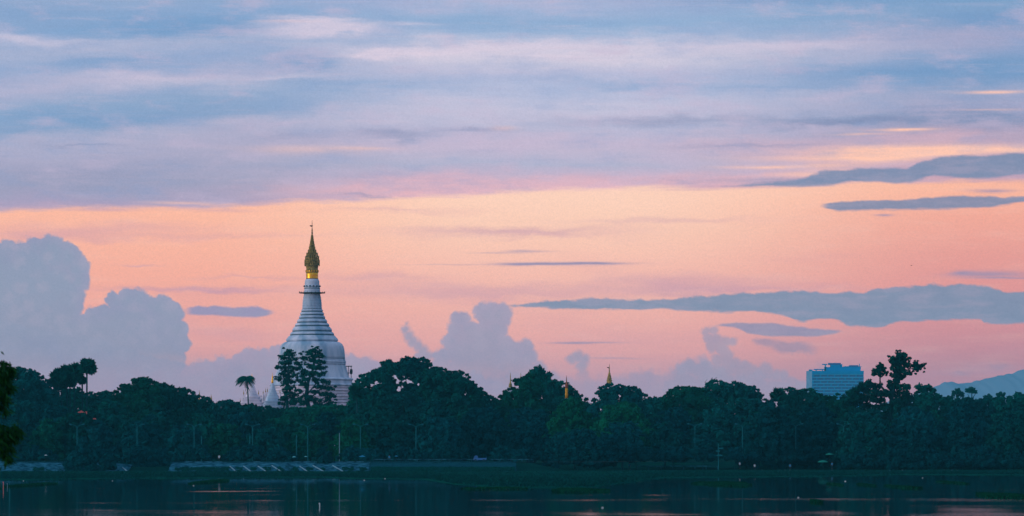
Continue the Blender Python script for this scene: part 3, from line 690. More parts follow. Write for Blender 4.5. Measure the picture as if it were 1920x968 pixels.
def make_tree(name, x0, x1, D, top, bot, label, seed, group, mat=None, r=(13, 20), depth=.8, step=17, leaf=.62, dens=1.0, extra=(), trunk=.45, inner=True, ground=None, base_x=None, cat='tree', limbs=7, holes=()):
    L = crown_lobes(x0, x1, D, top, bot, seed, r, depth, step)
    L += [(WX(a, D + dd), D + dd, WZ(b, D + dd), c / F * D, c / F * D, c / F * D * e) for a, b, c, e, dd in extra]
    bx = WX(base_x if base_x is not None else (x0 + x1) / 2, D); gz = land_z((x0 + x1) / 2, D) if ground is None else ground
    t = root(name, (bx, D, gz), label, cat, group)
    Lo = np.array(L) - np.array([bx, D, gz, 0, 0, 0])
    q, tone = foliage_quads(Lo, dens, leaf, seed=seed, inner=1.7)
    for hx, hy, ha, hb in holes:             # gaps right through the crown
        k_ = F / D; c_ = q.mean(1); ux = ((c_[:, 0] + bx) * k_ + 960 - hx) / ha; uy = (HZN - (c_[:, 2] + gz - EYE) * k_ - hy) / hb
        keep_ = ux * ux + uy * uy > 1; q = q[keep_]; tone = tone[keep_]
    link('crown', quads('crown', q, tone), mat or M_foliage, t)
    tb, lb = trunk_mesh((0, 0, -0.4), [tuple(l) for l in Lo], trunk, seed, limbs)
    tb.build('trunk', M_bark, t); lb.build('limbs', M_bark, t)
    return t, Lo

g_sky = 'broadleaf trees along the skyline'
# the far wood behind everything
r_ = random.Random(44); LL = []
for row, D in ((768, 1190), (780, 1180), (800, 1150), (824, 1150)):
    x = -150
    while x < 2070:
        rr = r_.uniform(16, 26); m = D / F; LL.append((WX(x, D), D + r_.uniform(-12, 12), WZ(max(row + r_.uniform(0, 10), skyrow(x) + 8) + rr, D), rr * m, rr * m, rr * m * .9)); x += rr * .8
q, tone = foliage_quads(np.array(LL), .55, 1.1, sub=6, seed=45, inner=1.6)
tag(link('far_wood', quads('far_wood', q, tone), M_foliage), 'continuous dark wood far behind the separate trees', kind='stuff')
# (x0, x1, distance, bottom row, label, options)
rh = random.Random(12); HOLES = []
for hx, hy, n_, sp in ((712, 718, 5, 7), (700, 722, 2, 4), (690, 728, 2, 4), (740, 709, 4, 5), (752, 715, 5, 7), (764, 709, 6, 8), (772, 718, 3, 5), (749, 728, 3, 6), (830, 737, 1, 1), (784, 722, 2, 5)):
    for _ in range(n_): HOLES.append((hx + rh.uniform(-sp, sp), hy + rh.uniform(-sp, sp) * .6, rh.uniform(3.0, 6.4), rh.uniform(2.4, 4.6)))
SKYTREES = [
 (-60, 118, 1010, 815, 'broad domed dark tree on the skyline at the far left, left of the fan palms', {}),
 (118, 216, 1060, 800, 'low skyline tree below and right of the tall fan palms', {}),
 (214, 300, 1020, 810, 'dark skyline tree with a flat raised tuft, right of the fan palms', {'extra': [(266, 714, 10, .7, 0), (254, 716, 8, .7, 0), (279, 715, 8, .7, 1), (232, 725, 7, .8, 0)]}),
 (288, 396, 1030, 812, 'broad skyline tree sloping down to the right below the dark statue spire', {}),
 (385, 450, 1050, 812, 'small double-topped skyline tree left of the coconut palm', {'r': (8, 13), 'step': 11}),
 (440, 535, 1060, 815, 'low skyline tree at the foot of the two small white stupas', {'r': (8, 13), 'step': 11}),
 (525, 668, 1060, 815, 'long low tree crown hiding the foot of the great white pagoda', {'r': (7, 11), 'step': 10}),
 (654, 735, 1040, 815, 'tree with open lacy top touching the right side of the great pagoda', {'r': (9, 14), 'step': 13, 'depth': .5, 'holes': HOLES}),
 (716, 822, 1060, 810, 'tallest rounded skyline tree right of the great pagoda', {'depth': .65, 'holes': HOLES, 'limbs': 14}),
 (800, 932, 1030, 812, 'wide dark skyline tree sloping down to the valley left of the grey spires', {}),
 (928, 1012, 1030, 815, 'skyline tree under the two thin grey spires', {'extra': [(972, 716, 8, .7, 0), (966, 714, 6, .7, 0), (984, 712, 8, .8, 0)]}),
 (985, 1108, 1050, 812, 'skyline tree with a tall knobbly top left of the golden spire', {'extra': [(1010, 698, 12, 1., 0), (1000, 702, 10, .9, 0), (1016, 706, 10, .9, 0), (1029, 704, 7.5, .9, 0), (1027, 712, 7, .8, 0), (995, 706, 9, .9, 0)]}),
 (1110, 1206, 1030, 812, 'round dark skyline tree below the tall gilded spire finial', {}),
 (1188, 1262, 1060, 812, 'low skyline tree right of the tall gilded spire finial', {}),
 (1250, 1325, 1040, 815, 'flat-topped skyline tree left of the tree with a bare twig', {}),
 (1316, 1376, 1050, 812, 'skyline tree with a bare twig sticking out of its top', {}),
 (1366, 1446, 1030, 815, 'skyline tree with ragged right edge beside the single fan palm', {'r': (9, 14), 'step': 12}),
 (1466, 1528, 1040, 812, 'skyline tree left of the blue hotel, beside the single fan palm', {}),
 (1516, 1580, 1050, 812, 'low skyline tree in front of the blue hotel', {}),
 (1714, 1790, 1040, 815, 'skyline tree with a small tuft right of the tallest crown', {'r': (9, 13), 'step': 12, 'extra': [(1732, 730, 11, .7, 0), (1722, 726, 7, .8, 0), (1748, 732, 8, .7, 0), (1740, 726, 7, .7, 0)]}),
 (1775, 1885, 1050, 815, 'low skyline tree in front of the distant hill', {'r': (9, 13), 'step': 12}),
 (1870, 2010, 1030, 815, 'dark skyline tree at the far right edge below the hill', {'r': (9, 15)}),
]
k = 100
for x0, x1, D, bot, label, opt in SKYTREES:
    o = dict(opt); k += 1; o.setdefault('mat', (M_foliage, M_foliage_blue, M_foliage, M_foliage_olive)[k % 4])
    make_tree('broadleaf_tree', x0, x1, D, skyrow, bot, label, k, g_sky, **o)

# open, lacy crowns of single trees --------------------------------------------------
def open_tree(name, label, D, base, joints, tufts, seed, leaf=.42, dens=1.2, sub=7, subk=.5, inner=.55, cat='tree', group=None, mat=None, gz=None):
    """joints: list of limb polylines in photo coordinates with radii in px; tufts: (x, y, radius px, flatness, depth m)"""
    bx = WX(base, D); gz = land_z(base, D) if gz is None else gz
    t = root(name, (bx, D, gz), label, cat, group); r_ = random.Random(seed)
    tr = MB(); lb = MB()
    for i, (pts, r0, r1) in enumerate(joints):
        P_ = [W(x, y, D + d) - Vector((bx, D, gz)) for x, y, d in pts]; n = len(P_)
        rad = [(r0 + (r1 - r0) * j / (n - 1)) / F * D for j in range(n)]
        (tr if i == 0 else lb).tube(P_, rad, 7)
    tr.build('trunk', M_bark, t)
    if lb.v: lb.build('limbs', M_bark, t)
    L = np.array([(WX(x, D) - bx, d, WZ(y, D) - gz, c / F * D, c / F * D, c / F * D * e) for x, y, c, e, d in tufts])
    q, tone = foliage_quads(L, dens, leaf, sub=sub, subk=subk, seed=seed, inner=inner)
    link('crown', quads('crown', q, tone), mat or M_foliage, t)
    return t
r_ = random.Random(5)
# two feathery trees in front of the pagoda
L1 = [(541,658,5),(536,664,7),(545,667,7),(530,672,7),(552,674,6),(526,682,7),(540,680,8),(556,683,7),(522,690,6),(534,693,8),(548,691,7),(562,690,6),(528,703,8),(541,705,8),(555,703,6),(568,698,6),(524,712,6),(535,716,8),(547,716,7),(559,714,6),(538,728,8),(550,728,7),(541,740,8),(552,742,7),(533,748,7),(560,750,8),(547,755,9),(527,757,5),(566,672,5),(562,664,4)]
open_tree('feathery_tree', 'left one of two dark feathery trees standing in front of the great pagoda', 1120, 541,
          [([(538,858,0),(540,780,0),(537,740,0),(541,700,0),(541,660,0)], 4, 1.0), ([(530,775,1),(536,745,1),(540,720,0)], 1.5, 1), ([(541,720,0),(552,700,1),(558,680,1)], 1.2, .4), ([(539,730,0),(530,705,-1),(526,685,-1)], 1.2, .4), ([(541,740,0),(556,712,0),(563,690,0)], 1.2, .4)],
          [(x + r_.uniform(-2, 2), y, r * 1.1, .6, r_.uniform(-1.5, 1.5)) for x, y, r in L1] + [(x + r_.uniform(-9, 9), y + r_.uniform(-5, 9), r * .55, .6, r_.uniform(-1.5, 1.5)) for x, y, r in L1 for _ in (0, 1, 2)], 301, leaf=.44, dens=1.15, sub=7, inner=.35, group='feathery trees in front of the pagoda')
L2 = [(593,653,4),(586,658,6),(596,660,6),(580,665,6),(590,668,7),(600,669,6),(574,672,5),(584,677,7),(596,679,7),(605,680,5),(580,688,7),(592,690,8),(603,691,6),(573,700,7),(585,702,8),(598,704,7),(608,702,5),(576,712,7),(590,714,8),(603,715,7),(613,718,6),(568,722,7),(596,727,7),(608,728,7),(620,730,6),(590,736,7),(604,740,7),(617,742,7),(627,744,5),(575,745,8),(586,750,7),(600,752,6),(613,753,7),(622,757,5),(562,735,7),(568,755,8),(595,760,8),(566,706,5),(610,762,7)]
open_tree('feathery_tree', 'right and taller one of two dark feathery trees standing in front of the great pagoda', 1110, 583,
          [([(583,858,0),(583,780,0),(574,745,0),(578,715,0),(588,690,0),(592,655,0)], 6, 1.0), ([(580,770,0),(575,735,1),(570,700,1)], 3, 1), ([(576,740,0),(592,720,-1),(604,702,-1)], 1.6, .5), ([(578,750,0),(598,732,-1),(615,722,-1)], 1.8, .6), ([(582,765,0),(604,748,-1),(622,740,-1)], 1.8, .5)],
          [(x + r_.uniform(-2, 2), y, r * 1.15, .58, r_.uniform(-2, 2)) for x, y, r in L2] + [(x + r_.uniform(-9, 9), y + r_.uniform(-5, 9), r * .55, .6, r_.uniform(-1.5, 1.5)) for x, y, r in L2 for _ in (0, 1, 2)], 302, leaf=.44, dens=1.25, sub=7, inner=.4, group='feathery trees in front of the pagoda')
# the tallest, knotty tree right of the hotel
L3 = [(1687,671,9),(1676,678,9),(1694,676,9),(1688,686,10),(1700,684,7),(1677,689,8),(1684,697,8),(1697,700,6),(1708,701,5),(1683,664,5),(1673,672,5),
      (1713,686,5),(1721,688,7),(1729,686,5),(1717,682,4),(1727,692,4),(1650,689,7),(1643,695,6),(1657,694,6),(1661,700,4),(1648,701,6),(1652,685,4),
      (1704,673,4),(1676,706,6)]
L3 = [(x, y, c * 1.05) for x, y, c in L3] + [(x + r_.uniform(-7, 7), y + r_.uniform(-6, 7), c * r_.uniform(.35, .6)) for x, y, c in L3 for _ in (0, 1, 2)] + [(1692,694,7),(1680,684,8),(1694,668,7),(1704,688,6),(1716,692,5),(1690,708,8),(1680,715,9),(1672,720,9),(1652,703,7),(1640,702,6)]
L3 += [(x, skyrow(x) + 14 + d, r_.uniform(8, 12)) for x in range(1582, 1712, 9) for d in (0, 13, 26, 40, 54, 68) if not (1610 < x < 1625 and d == 13) and not (1650 < x < 1664 and d == 0) and not (d == 26 and x in (1663, 1672))]
open_tree('knotty_tree', 'tallest tree right of the blue hotel, with a knotty crown standing clear of its branches', 1000, 1668,
          [([(1664,868,0),(1668,800,0),(1672,745,0),(1679,712,0),(1684,690,0)], 7, 1.4), ([(1672,750,0),(1650,722,0),(1650,697,0)], 3, .8), ([(1684,698,0),(1700,694,0),(1722,688,0)], 1.3, .6), ([(1670,770,0),(1630,742,0),(1605,728,0)], 3, .8), ([(1674,740,0),(1695,728,0),(1704,720,0)], 2, .7), ([(1682,708,0),(1696,703,0),(1707,702,0)], 1., .5), ([(1668,780,0),(1700,760,0),(1712,745,0)], 2, .6), ([(1630,742,0),(1622,726,0),(1630,714,0)], 1.4, .5)],
          [(x, y, r, .8, r_.uniform(-2.5, 2.5)) for x, y, r in L3], 303, leaf=.45, dens=1.3, inner=.8)
# bare limbs showing through the lacy top near the pagoda, and a bare twig
def bare(label, D, base, polys, seed):
    bx = WX(base, D); gz = land_z(base, D); t = root('bare_branching_tree', (bx, D, gz), label, 'tree')
    a = MB(); b = MB()
    for i, (pts, r0, r1) in enumerate(polys):
        P_ = [W(x, y, D) - Vector((bx, D, gz)) for x, y in pts]; n = len(P_)
        (a if i == 0 else b).tube(P_, [(r0 + (r1 - r0) * j / (n - 1)) / F * D for j in range(n)], 6)
    a.build('trunk', M_bark, t); b.build('limbs', M_bark, t)
bare('thin bare twigs poking above the skyline crown right of the flat-topped tree', 1055, 1326,
     [([(1330, 858), (1327, 740), (1324, 722)], 2.2, .8), ([(1325, 724), (1322, 716), (1326, 712)], .7, .4), ([(1324, 722), (1333, 714), (1338, 712), (1344, 708)], .7, .4), ([(1333, 714), (1336, 708)], .5, .35)], 3)
# hazier trees further back
for i, (x0, x1, y, D, lab) in enumerate([(183, 214, 733, 1500, 'pale distant tree showing between the fan palms and the flat-tufted tree'), (1782, 1810, 728, 1500, 'pale rounded distant tree in front of the hill'),
                                (1809, 1835, 725, 1480, 'taller pale distant tree in front of the hill'), (1842, 1864, 738, 1500, 'small pale distant tree low in front of the hill'),
                                (1866, 1886, 733, 1450, 'distant tree with flat spreading top in front of the hill near the right edge'), (1896, 1925, 735, 1450, 'distant ragged tree at the right edge in front of the hill')]):
    c = (x0 + x1) / 2; w = (x1 - x0) / 2
    tf = [(c, y + 5, w * .45, .8, 0), (c - w * .4, y + 9, w * .4, .8, 0), (c + w * .45, y + 10, w * .4, .8, 0)] + [(c + r_.uniform(-.75, .75) * w, y + 5 + r_.uniform(0, 12), w * r_.uniform(.22, .34), .7, r_.uniform(-2, 2)) for _ in range(13)]
    open_tree('distant_tree', lab, D, c, [([(c, 852, 0), (c + 1, 770, 0), (c, y + 12, 0)], 2.2, .8), ([(c, y + 25, 0), (c + w * .6, y + 12, 0)], 1, .4), ([(c, y + 28, 0), (c - w * .6, y + 14, 0)], 1, .4)], tf, 320 + i, leaf=.7, dens=1.2, group='pale distant trees')

# rows nearer the road ---------------------------------------------------------------
def dome(x0, x1, top, bot, p=2.4, ph=0.0):
    c, h_ = (x0 + x1) / 2, (x1 - x0) / 2
    return lambda x: top + (bot - top) * min(1.0, abs((x - c) / h_)) ** p + 3.0 * math.sin(x * .11 + ph) + 2.0 * math.sin(x * .23 + ph * 2)
MID = [
 (-40, 80, 752, 960, 'second-row tree at the far left, behind the hanging near foliage', 0), (60, 160, 765, 955, 'second-row tree directly left of the red roof', 0), (160, 262, 752, 965, 'second-row tree right of the red roof and below the flat-tufted tree', 1),
 (250, 345, 768, 950, 'second-row tree between the single-arm lamp and the first double lamp right of it', 0), (335, 420, 775, 950, 'second-row tree below the small pinnacle spires', 1), (405, 500, 772, 955, 'second-row tree under the coconut palm', 0),
 (490, 580, 780, 960, 'second-row tree under the left feathery tree', 1), (570, 655, 778, 955, 'second-row tree under the right feathery tree and the pagoda base', 0), (640, 760, 765, 950, 'second-row tree right of the pagoda, behind the lamp there', 1),
 (745, 870, 752, 955, 'second-row tree under the tallest rounded crown', 0), (850, 960, 762, 960, 'second-row tree below the valley left of the grey spires', 0), (930, 1050, 765, 965, 'second-row tree left of the golden spire', 0),
 (1020, 1125, 748, 955, 'second-row green tree at the foot of the golden spire', 2), (1100, 1232, 756, 950, 'bright green domed tree below the gilded finial', 2), (1215, 1310, 765, 960, 'second-row tree below the flat-topped skyline tree', 0),
 (1290, 1400, 760, 955, 'second-row tree below the bare twig', 0), (1385, 1480, 765, 960, 'second-row tree below the single fan palm', 1), (1470, 1590, 762, 955, 'second-row tree directly below the blue hotel', 0),
 (1560, 1680, 770, 950, 'second-row tree left of and below the tallest knotty tree', 0), (1660, 1770, 765, 950, 'second-row tree right of and below the tallest knotty tree', 0), (1750, 1860, 758, 955, 'second-row tree below the low trees in front of the hill', 0), (1845, 1975, 760, 955, 'second-row tree at the right edge', 0)]
for i, (x0, x1, top, D, label, kind) in enumerate(MID):
    make_tree('broadleaf_tree', x0, x1, D, dome(x0, x1, top, 830, 2.6, i), 845, label, 400 + i, 'second row of trees behind the road', r=(10, 16), step=16, leaf=.60, dens=.9, mat=(M_foliage_front, M_foliage, M_foliage_green)[kind] if i % 3 else (M_foliage_blue, M_foliage_olive, M_foliage_green)[kind], limbs=4)
FRONT = [
 (-30, 62, 806, 900, 'roadside tree at the far left behind the embankment wall', 0), (50, 135, 790, 905, 'roadside tree just left of the leftmost full double lamp', 1), (135, 232, 795, 903, 'roadside tree below and right of the red roof', 0), (220, 312, 788, 900, 'roadside tree behind the single-arm lamp', 1),
 (300, 392, 800, 895, 'roadside tree behind the double lamp left of the coconut palm', 0), (380, 470, 798, 900, 'roadside tree between the two short white posts', 1), (455, 545, 800, 897, 'roadside tree behind the double lamp under the coconut palm', 0), (535, 630, 806, 900, 'roadside tree behind the double lamp in front of the pagoda', 1),
 (615, 700, 790, 895, 'pale green roadside tree behind the lamp at the pagoda right side', 2), (690, 790, 785, 900, 'roadside tree above the blue parasol', 0), (775, 880, 782, 895, 'roadside tree left of the small blue truck', 0), (865, 960, 788, 900, 'roadside tree above the small blue truck', 0),
 (945, 1045, 790, 905, 'roadside tree right of the small blue truck', 1), (1030, 1130, 800, 900, 'roadside tree reaching low over the marsh below the golden spire', 1), (1115, 1220, 792, 905, 'roadside tree under the lamp below the gilded finial', 0), (1205, 1290, 795, 912, 'roadside tree left of the lamp that stands by the signpost', 0),
 (1385, 1500, 752, 912, 'large round waterside tree right of the signpost', 0), (1480, 1562, 772, 915, 'waterside tree left of the green umbrellas', 0), (1562, 1670, 785, 912, 'waterside tree right of the green umbrellas', 0), (1655, 1765, 788, 914, 'waterside tree below the tuft right of the tallest tree', 0),
 (1750, 1850, 784, 915, 'waterside tree below the distant hill', 0), (1835, 1960, 782, 912, 'waterside tree at the right edge', 0)]
for i, (x0, x1, top, D, label, kind) in enumerate(FRONT):
    make_tree('broadleaf_tree', x0, x1, D, dome(x0, x1, top, 855, 2.8, i * 1.7), 868 if x0 < 1300 else 878, label, 500 + i, 'trees along the road and water', r=(9, 15), step=15, leaf=.56, dens=.9, mat=(M_foliage_front, M_foliage_olive, M_foliage_green)[kind] if i % 3 else (M_foliage_blue, M_foliage_front, M_foliage_green)[kind], limbs=4, trunk=.3)
BUSH = [
 (112, 225, 832, 862, 'broad bush hanging over the embankment wall at its dark gap', {'bot': 893, 'dd': -6}), (215, 330, 838, 868, 'long bush on the wall right of the dark gap', {'bot': 890, 'dd': -4}), (30, 112, 842, 876, 'bush behind the left end of the embankment wall', {}),
 (325, 400, 838, 877, 'bush behind the wall left of the standing person in white', {}), (420, 500, 836, 878, 'bush behind the wall right of the standing person in white', {}), (492, 560, 842, 876, 'bush behind the wall left of the two small pale parasols', {}),
 (590, 624, 838, 864, 'small dark bush standing proud in front of the wall top', {'bot': 882}), (630, 720, 840, 877, 'bush behind the blue parasol', {}), (715, 800, 838, 877, 'bush behind the wall right of the blue parasol', {}),
 (795, 885, 840, 878, 'bush left of the small blue truck', {}), (915, 1000, 840, 880, 'bush right of the small blue truck', {}), (1005, 1160, 806, 884, 'big low bush by the marsh below the golden spire', {'bot': 878}),
 (1150, 1235, 835, 890, 'bush behind the wading person right of the marsh', {}), (1225, 1300, 838, 892, 'bush left of the lamp beside the signpost', {}), (1296, 1342, 817, 900, 'small rounded tree between the lamp and the signpost', {'bot': 868}), (1358, 1400, 836, 905, 'bush right of the signpost', {}),
 (1570, 1650, 846, 904, 'low waterside bush right of the green umbrellas', {'bot': 880}), (1640, 1722, 842, 904, 'arched waterside bush below the tallest tree', {'bot': 880}), (1712, 1800, 852, 904, 'flat waterside bush left of the rightmost bushes', {'bot': 880}), (1780, 1880, 838, 906, 'tall waterside bush near the right edge', {'bot': 880}), (1868, 1960, 850, 904, 'waterside bush at the right edge', {'bot': 880})]
for i, (x0, x1, top, D, label, o) in enumerate(BUSH):
    bot = o.get('bot', 866); D2 = D + o.get('dd', 0)
    make_tree('shrub', x0, x1, D2, dome(x0, x1, top, bot - 6, 2.8, i * 2.1), bot, label, 600 + i, 'shrubs along the shore', r=(7, 11), step=11, leaf=.45, dens=.9, limbs=3, trunk=.12, inner=False, depth=.35, cat='bush', mat=M_foliage_front)

# palms --------------------------------------------------------------------------------
def fan_palm(label, x, y, rad, D, base_row=None, seed=0, tx=None, n=34):
    bx = WX(tx if tx is not None else x, D); gz = land_z(x, D); r_ = random.Random(seed); m = D / F
    t = root('fan_palm', (bx, D, gz), label, 'palm tree', 'fan palms')
    c = Vector((WX(x, D) - bx, 0, WZ(y, D) - gz)); R_ = rad * m * 1.12; n = int(n * 1.7)
    MB().tube([(0, 0, -.3), (c.x * .5 + .1, 0, c.z * .5), (c.x, 0, c.z)], [.34, .24, .2], 9).build('trunk', M_bark, t)
    v = []; f = []
    for i in range(n):
        th = r_.uniform(0, 2 * math.pi); ph = math.asin(r_.uniform(-.75, 1)); d = Vector((math.cos(th) * math.cos(ph), math.sin(th) * math.cos(ph), math.sin(ph)))
        hub = c + d * R_ * r_.uniform(.45, .62); fr = R_ * r_.uniform(.42, .58)
        a = d.cross(Vector((r_.uniform(-1, 1), r_.uniform(-1, 1), r_.uniform(-.3, 1)))).normalized(); b_ = d.cross(a)
        u = (d * .8 + b_ * .35).normalized()
        k0 = len(v); v.append(c + d * R_ * .1); v.append(hub)
        f_ = []
        segs = 13
        for s in range(segs):                                     # pleated segments of the fan
            an = math.radians(-120 + 240 * s / (segs - 1)); e = (u * math.cos(an) + a * math.sin(an)) * fr * (1 if s % 2 else .72)
            v.append(hub + e + d * fr * (.12 if s % 2 else -.05) - Vector((0, 0, fr * .12)))
        for s in range(segs - 1): f.append((k0 + 1, k0 + 2 + s, k0 + 3 + s))
        w = b_ * .05; v += [c + w, c - w, hub - w, hub + w]; kk = len(v); f.append((kk - 4, kk - 3, kk - 2, kk - 1))
    link('crown', mesh('fan_leaves', v, f), M_palm, t)
fan_palm('tallest fan palm of the far left group, standing clear at its right', 163, 688, 16, 1010, seed=1, tx=161, n=46)
fan_palm('small fan palm close under the tallest one', 154, 713, 9, 1015, seed=2, tx=155)
fan_palm('fan palm second from the right in the far left group, directly left of the tallest', 139, 699, 18, 1012, seed=3, n=52)
fan_palm('fan palm in the middle of the far left group', 124, 703, 18, 1016, seed=4, tx=128, n=52)
fan_palm('leftmost high fan palm of the far left group', 109, 706, 15, 1010, seed=5, n=48)
fan_palm('low fan palm under the leftmost crowns of the far left group', 115, 717, 14, 1020, seed=6, n=44)
fan_palm('low half-hidden fan palm at the left foot of the far left group', 101, 717, 11, 1022, seed=9, n=34)
fan_palm('low fan palm under the middle of the far left group', 131, 714, 13, 1024, seed=10, n=44)
fan_palm('single fan palm between two skyline trees left of the blue hotel', 1459, 740, 14, 1020, seed=7, tx=1462, n=44)
fan_palm('fan palm leaning at the left foot of the tree beside the great pagoda', 668, 734, 14, 985, seed=8, tx=672, n=40)
# coconut palm
def coconut(label, x, y, D, tx):
    bx = WX(tx, D); gz = land_z(x, D); m = D / F; r_ = random.Random(9)
    t = root('coconut_palm', (bx, D, gz), label, 'palm tree'); c = Vector((WX(x, D) - bx, 0, WZ(y, D) - gz))
    MB().tube([(0, 0, -.3), (.15, 0, c.z * .45), (c.x * .4, 0, c.z * .8), tuple(c)], [.3, .22, .19, .2], 9).build('trunk', M_bark, t)
    fr = bpy.data.meshes
    specs = [(178, 60, 17), (10, 75, 16), (185, 40, 19), (-10, 55, 15), (160, 35, 18), (-175, 22, 17), (170, 8, 18), (150, 25, 16), (-160, 45, 17), (120, 55, 14), (60, 62, 14), (30, 48, 15), (5, 35, 15), (-20, 20, 15), (-35, 5, 15), (200, 60, 15), (90, 75, 13), (-90, 40, 14), (80, 30, 14), (-120, 10, 16), (-60, 30, 15), (140, -5, 15), (20, 10, 14), (75, 80, 13), (130, 70, 14), (-100, 65, 13), (40, -20, 13), (-150, -15, 13), (100, -30, 12), (-45, -25, 12), (15, 65, 15), (165, 68, 15)]
    for ang, up, ln in specs:
        a = math.radians(ang); u = math.radians(up); L_ = ln * m * 1.15; v = []; f = []; d = Vector((math.cos(a), math.sin(a) * .8, 0)); side = Vector((-d.y, d.x, 0)).normalized()
        N_ = 12; P_ = []
        for i in range(N_ + 1):
            s = i / N_; P_.append(Vector((0, 0, 0)) + d * L_ * s * math.cos(u * (1 - s * .6)) + Vector((-.12 * s, 0, L_ * (math.sin(u) * s - .95 * s * s * (1.0 if up > 10 else .8)))))
        for i in range(N_):
            p0, p1 = P_[i], P_[i + 1]; w = L_ * .40 * math.sin(math.pi * min(1, (i + .8) / (N_ + .6))) + .08
            for sg in (1, -1):
                tip = (p0 + p1) / 2 + side * sg * w * .75 + Vector((0, 0, -w * .8)) + (p1 - p0) * .8
                k0 = len(v); v += [p0, p1, tip + (p1 - p0) * .2, tip - (p1 - p0) * .1]; f.append((k0, k0 + 1, k0 + 2, k0 + 3))
        o = link('frond', mesh('frond', v, f), M_palm, t, c)
    for i in range(3):                                                # dead hanging skirt below the crown
        a = i * 2.1; v = [(0, 0, 0), (.3 * math.cos(a), .3 * math.sin(a), -.8), (.9 * math.cos(a), .5 * math.sin(a), -2.6), (.4 * math.cos(a), .4 * math.sin(a), -1.9)]
        link('dead_frond', mesh('dead_frond', v, [(0, 1, 2, 3)]), M_palm, t, c + Vector((0, 0, -1.3)))
coconut('lone coconut palm with wind-blown fronds in front of the small stupas', 463, 709, 1130, 466)

# ---- foliage hanging into the frame from a tree on the near bank ----------------------
def near_tree():
    D = 46.0; bx = WX(-150, D); t = root('bamboo_clump', (bx, D, 1.0), 'dark green out-of-focus bamboo hanging into the left edge of the picture', 'bamboo')
    r_ = np.random.default_rng(3); rr = random.Random(3)
    def w(x, y, d=0): return W(x, y, D + d) - Vector((bx, D, 1.0))
    culms = [[(-150, 1400), (-120, 1100), (-70, 820), (-20, 700), (4, 676)], [(-190, 1400), (-150, 1050), (-90, 760), (-40, 640), (-12, 640)], [(-120, 1400), (-90, 1150), (-50, 960), (-8, 800), (22, 802)], [(-230, 1400), (-220, 1000), (-160, 700), (-110, 560)]]
    for i, cpts in enumerate(culms):
        MB().tube([w(x, y, i * .3 - .5) for x, y in cpts], [.05, .045, .03, .016, .006][:len(cpts)], 7).build('stem', M_wood, t)
    blobs = [(2, 690, 12), (-8, 700, 22), (6, 705, 14), (-4, 725, 22), (2, 742, 12), (-16, 758, 16), (-4, 764, 7), (-12, 800, 16), (6, 806, 14), (16, 808, 12), (26, 804, 9), (2, 820, 18), (12, 824, 12), (-4, 838, 16), (8, 846, 9), (14, 856, 7), (-46, 735, 34), (-44, 825, 34), (-60, 720, 60), (-80, 800, 60), (-60, 900, 50), (-100, 660, 60), (32, 812, 6), (36, 806, 4), (22, 690, 4), (16, 702, 6), (20, 726, 5), (10, 748, 6), (8, 768, 4), (24, 822, 6), (18, 840, 6), (12, 862, 4), (5, 678, 6), (12, 690, 8), (14, 718, 7)]
    q = []
    for x, y, rad in blobs:
        n = int(26 + rad * rad * .22); c = np.array(w(x, y)); 
        P = c + r_.normal(0, 1, (n, 3)) * np.array([rad * .42, rad * .8, rad * .46]) / F * D
        L_ = r_.uniform(.07, .15, n); dirv = np.stack([r_.normal(.35, .5, n), r_.normal(0, .5, n), r_.normal(-.75, .35, n)], 1); dirv /= np.linalg.norm(dirv, axis=1)[:, None]
        sd = np.cross(dirv, r_.normal(size=(n, 3))); sd /= np.linalg.norm(sd, axis=1)[:, None]
        k = np.zeros((n, 4, 3)); k[:, 0] = P; k[:, 1] = P + dirv * (L_ * .4)[:, None] + sd * .012; k[:, 2] = P + dirv * L_[:, None]; k[:, 3] = P + dirv * (L_ * .4)[:, None] - sd * .012
        q.append(k)
    q = np.concatenate(q)
    link('foliage', quads('bamboo_leaves', q, r_.uniform(0, 1, len(q))), M_foliage_near, t)
near_tree()

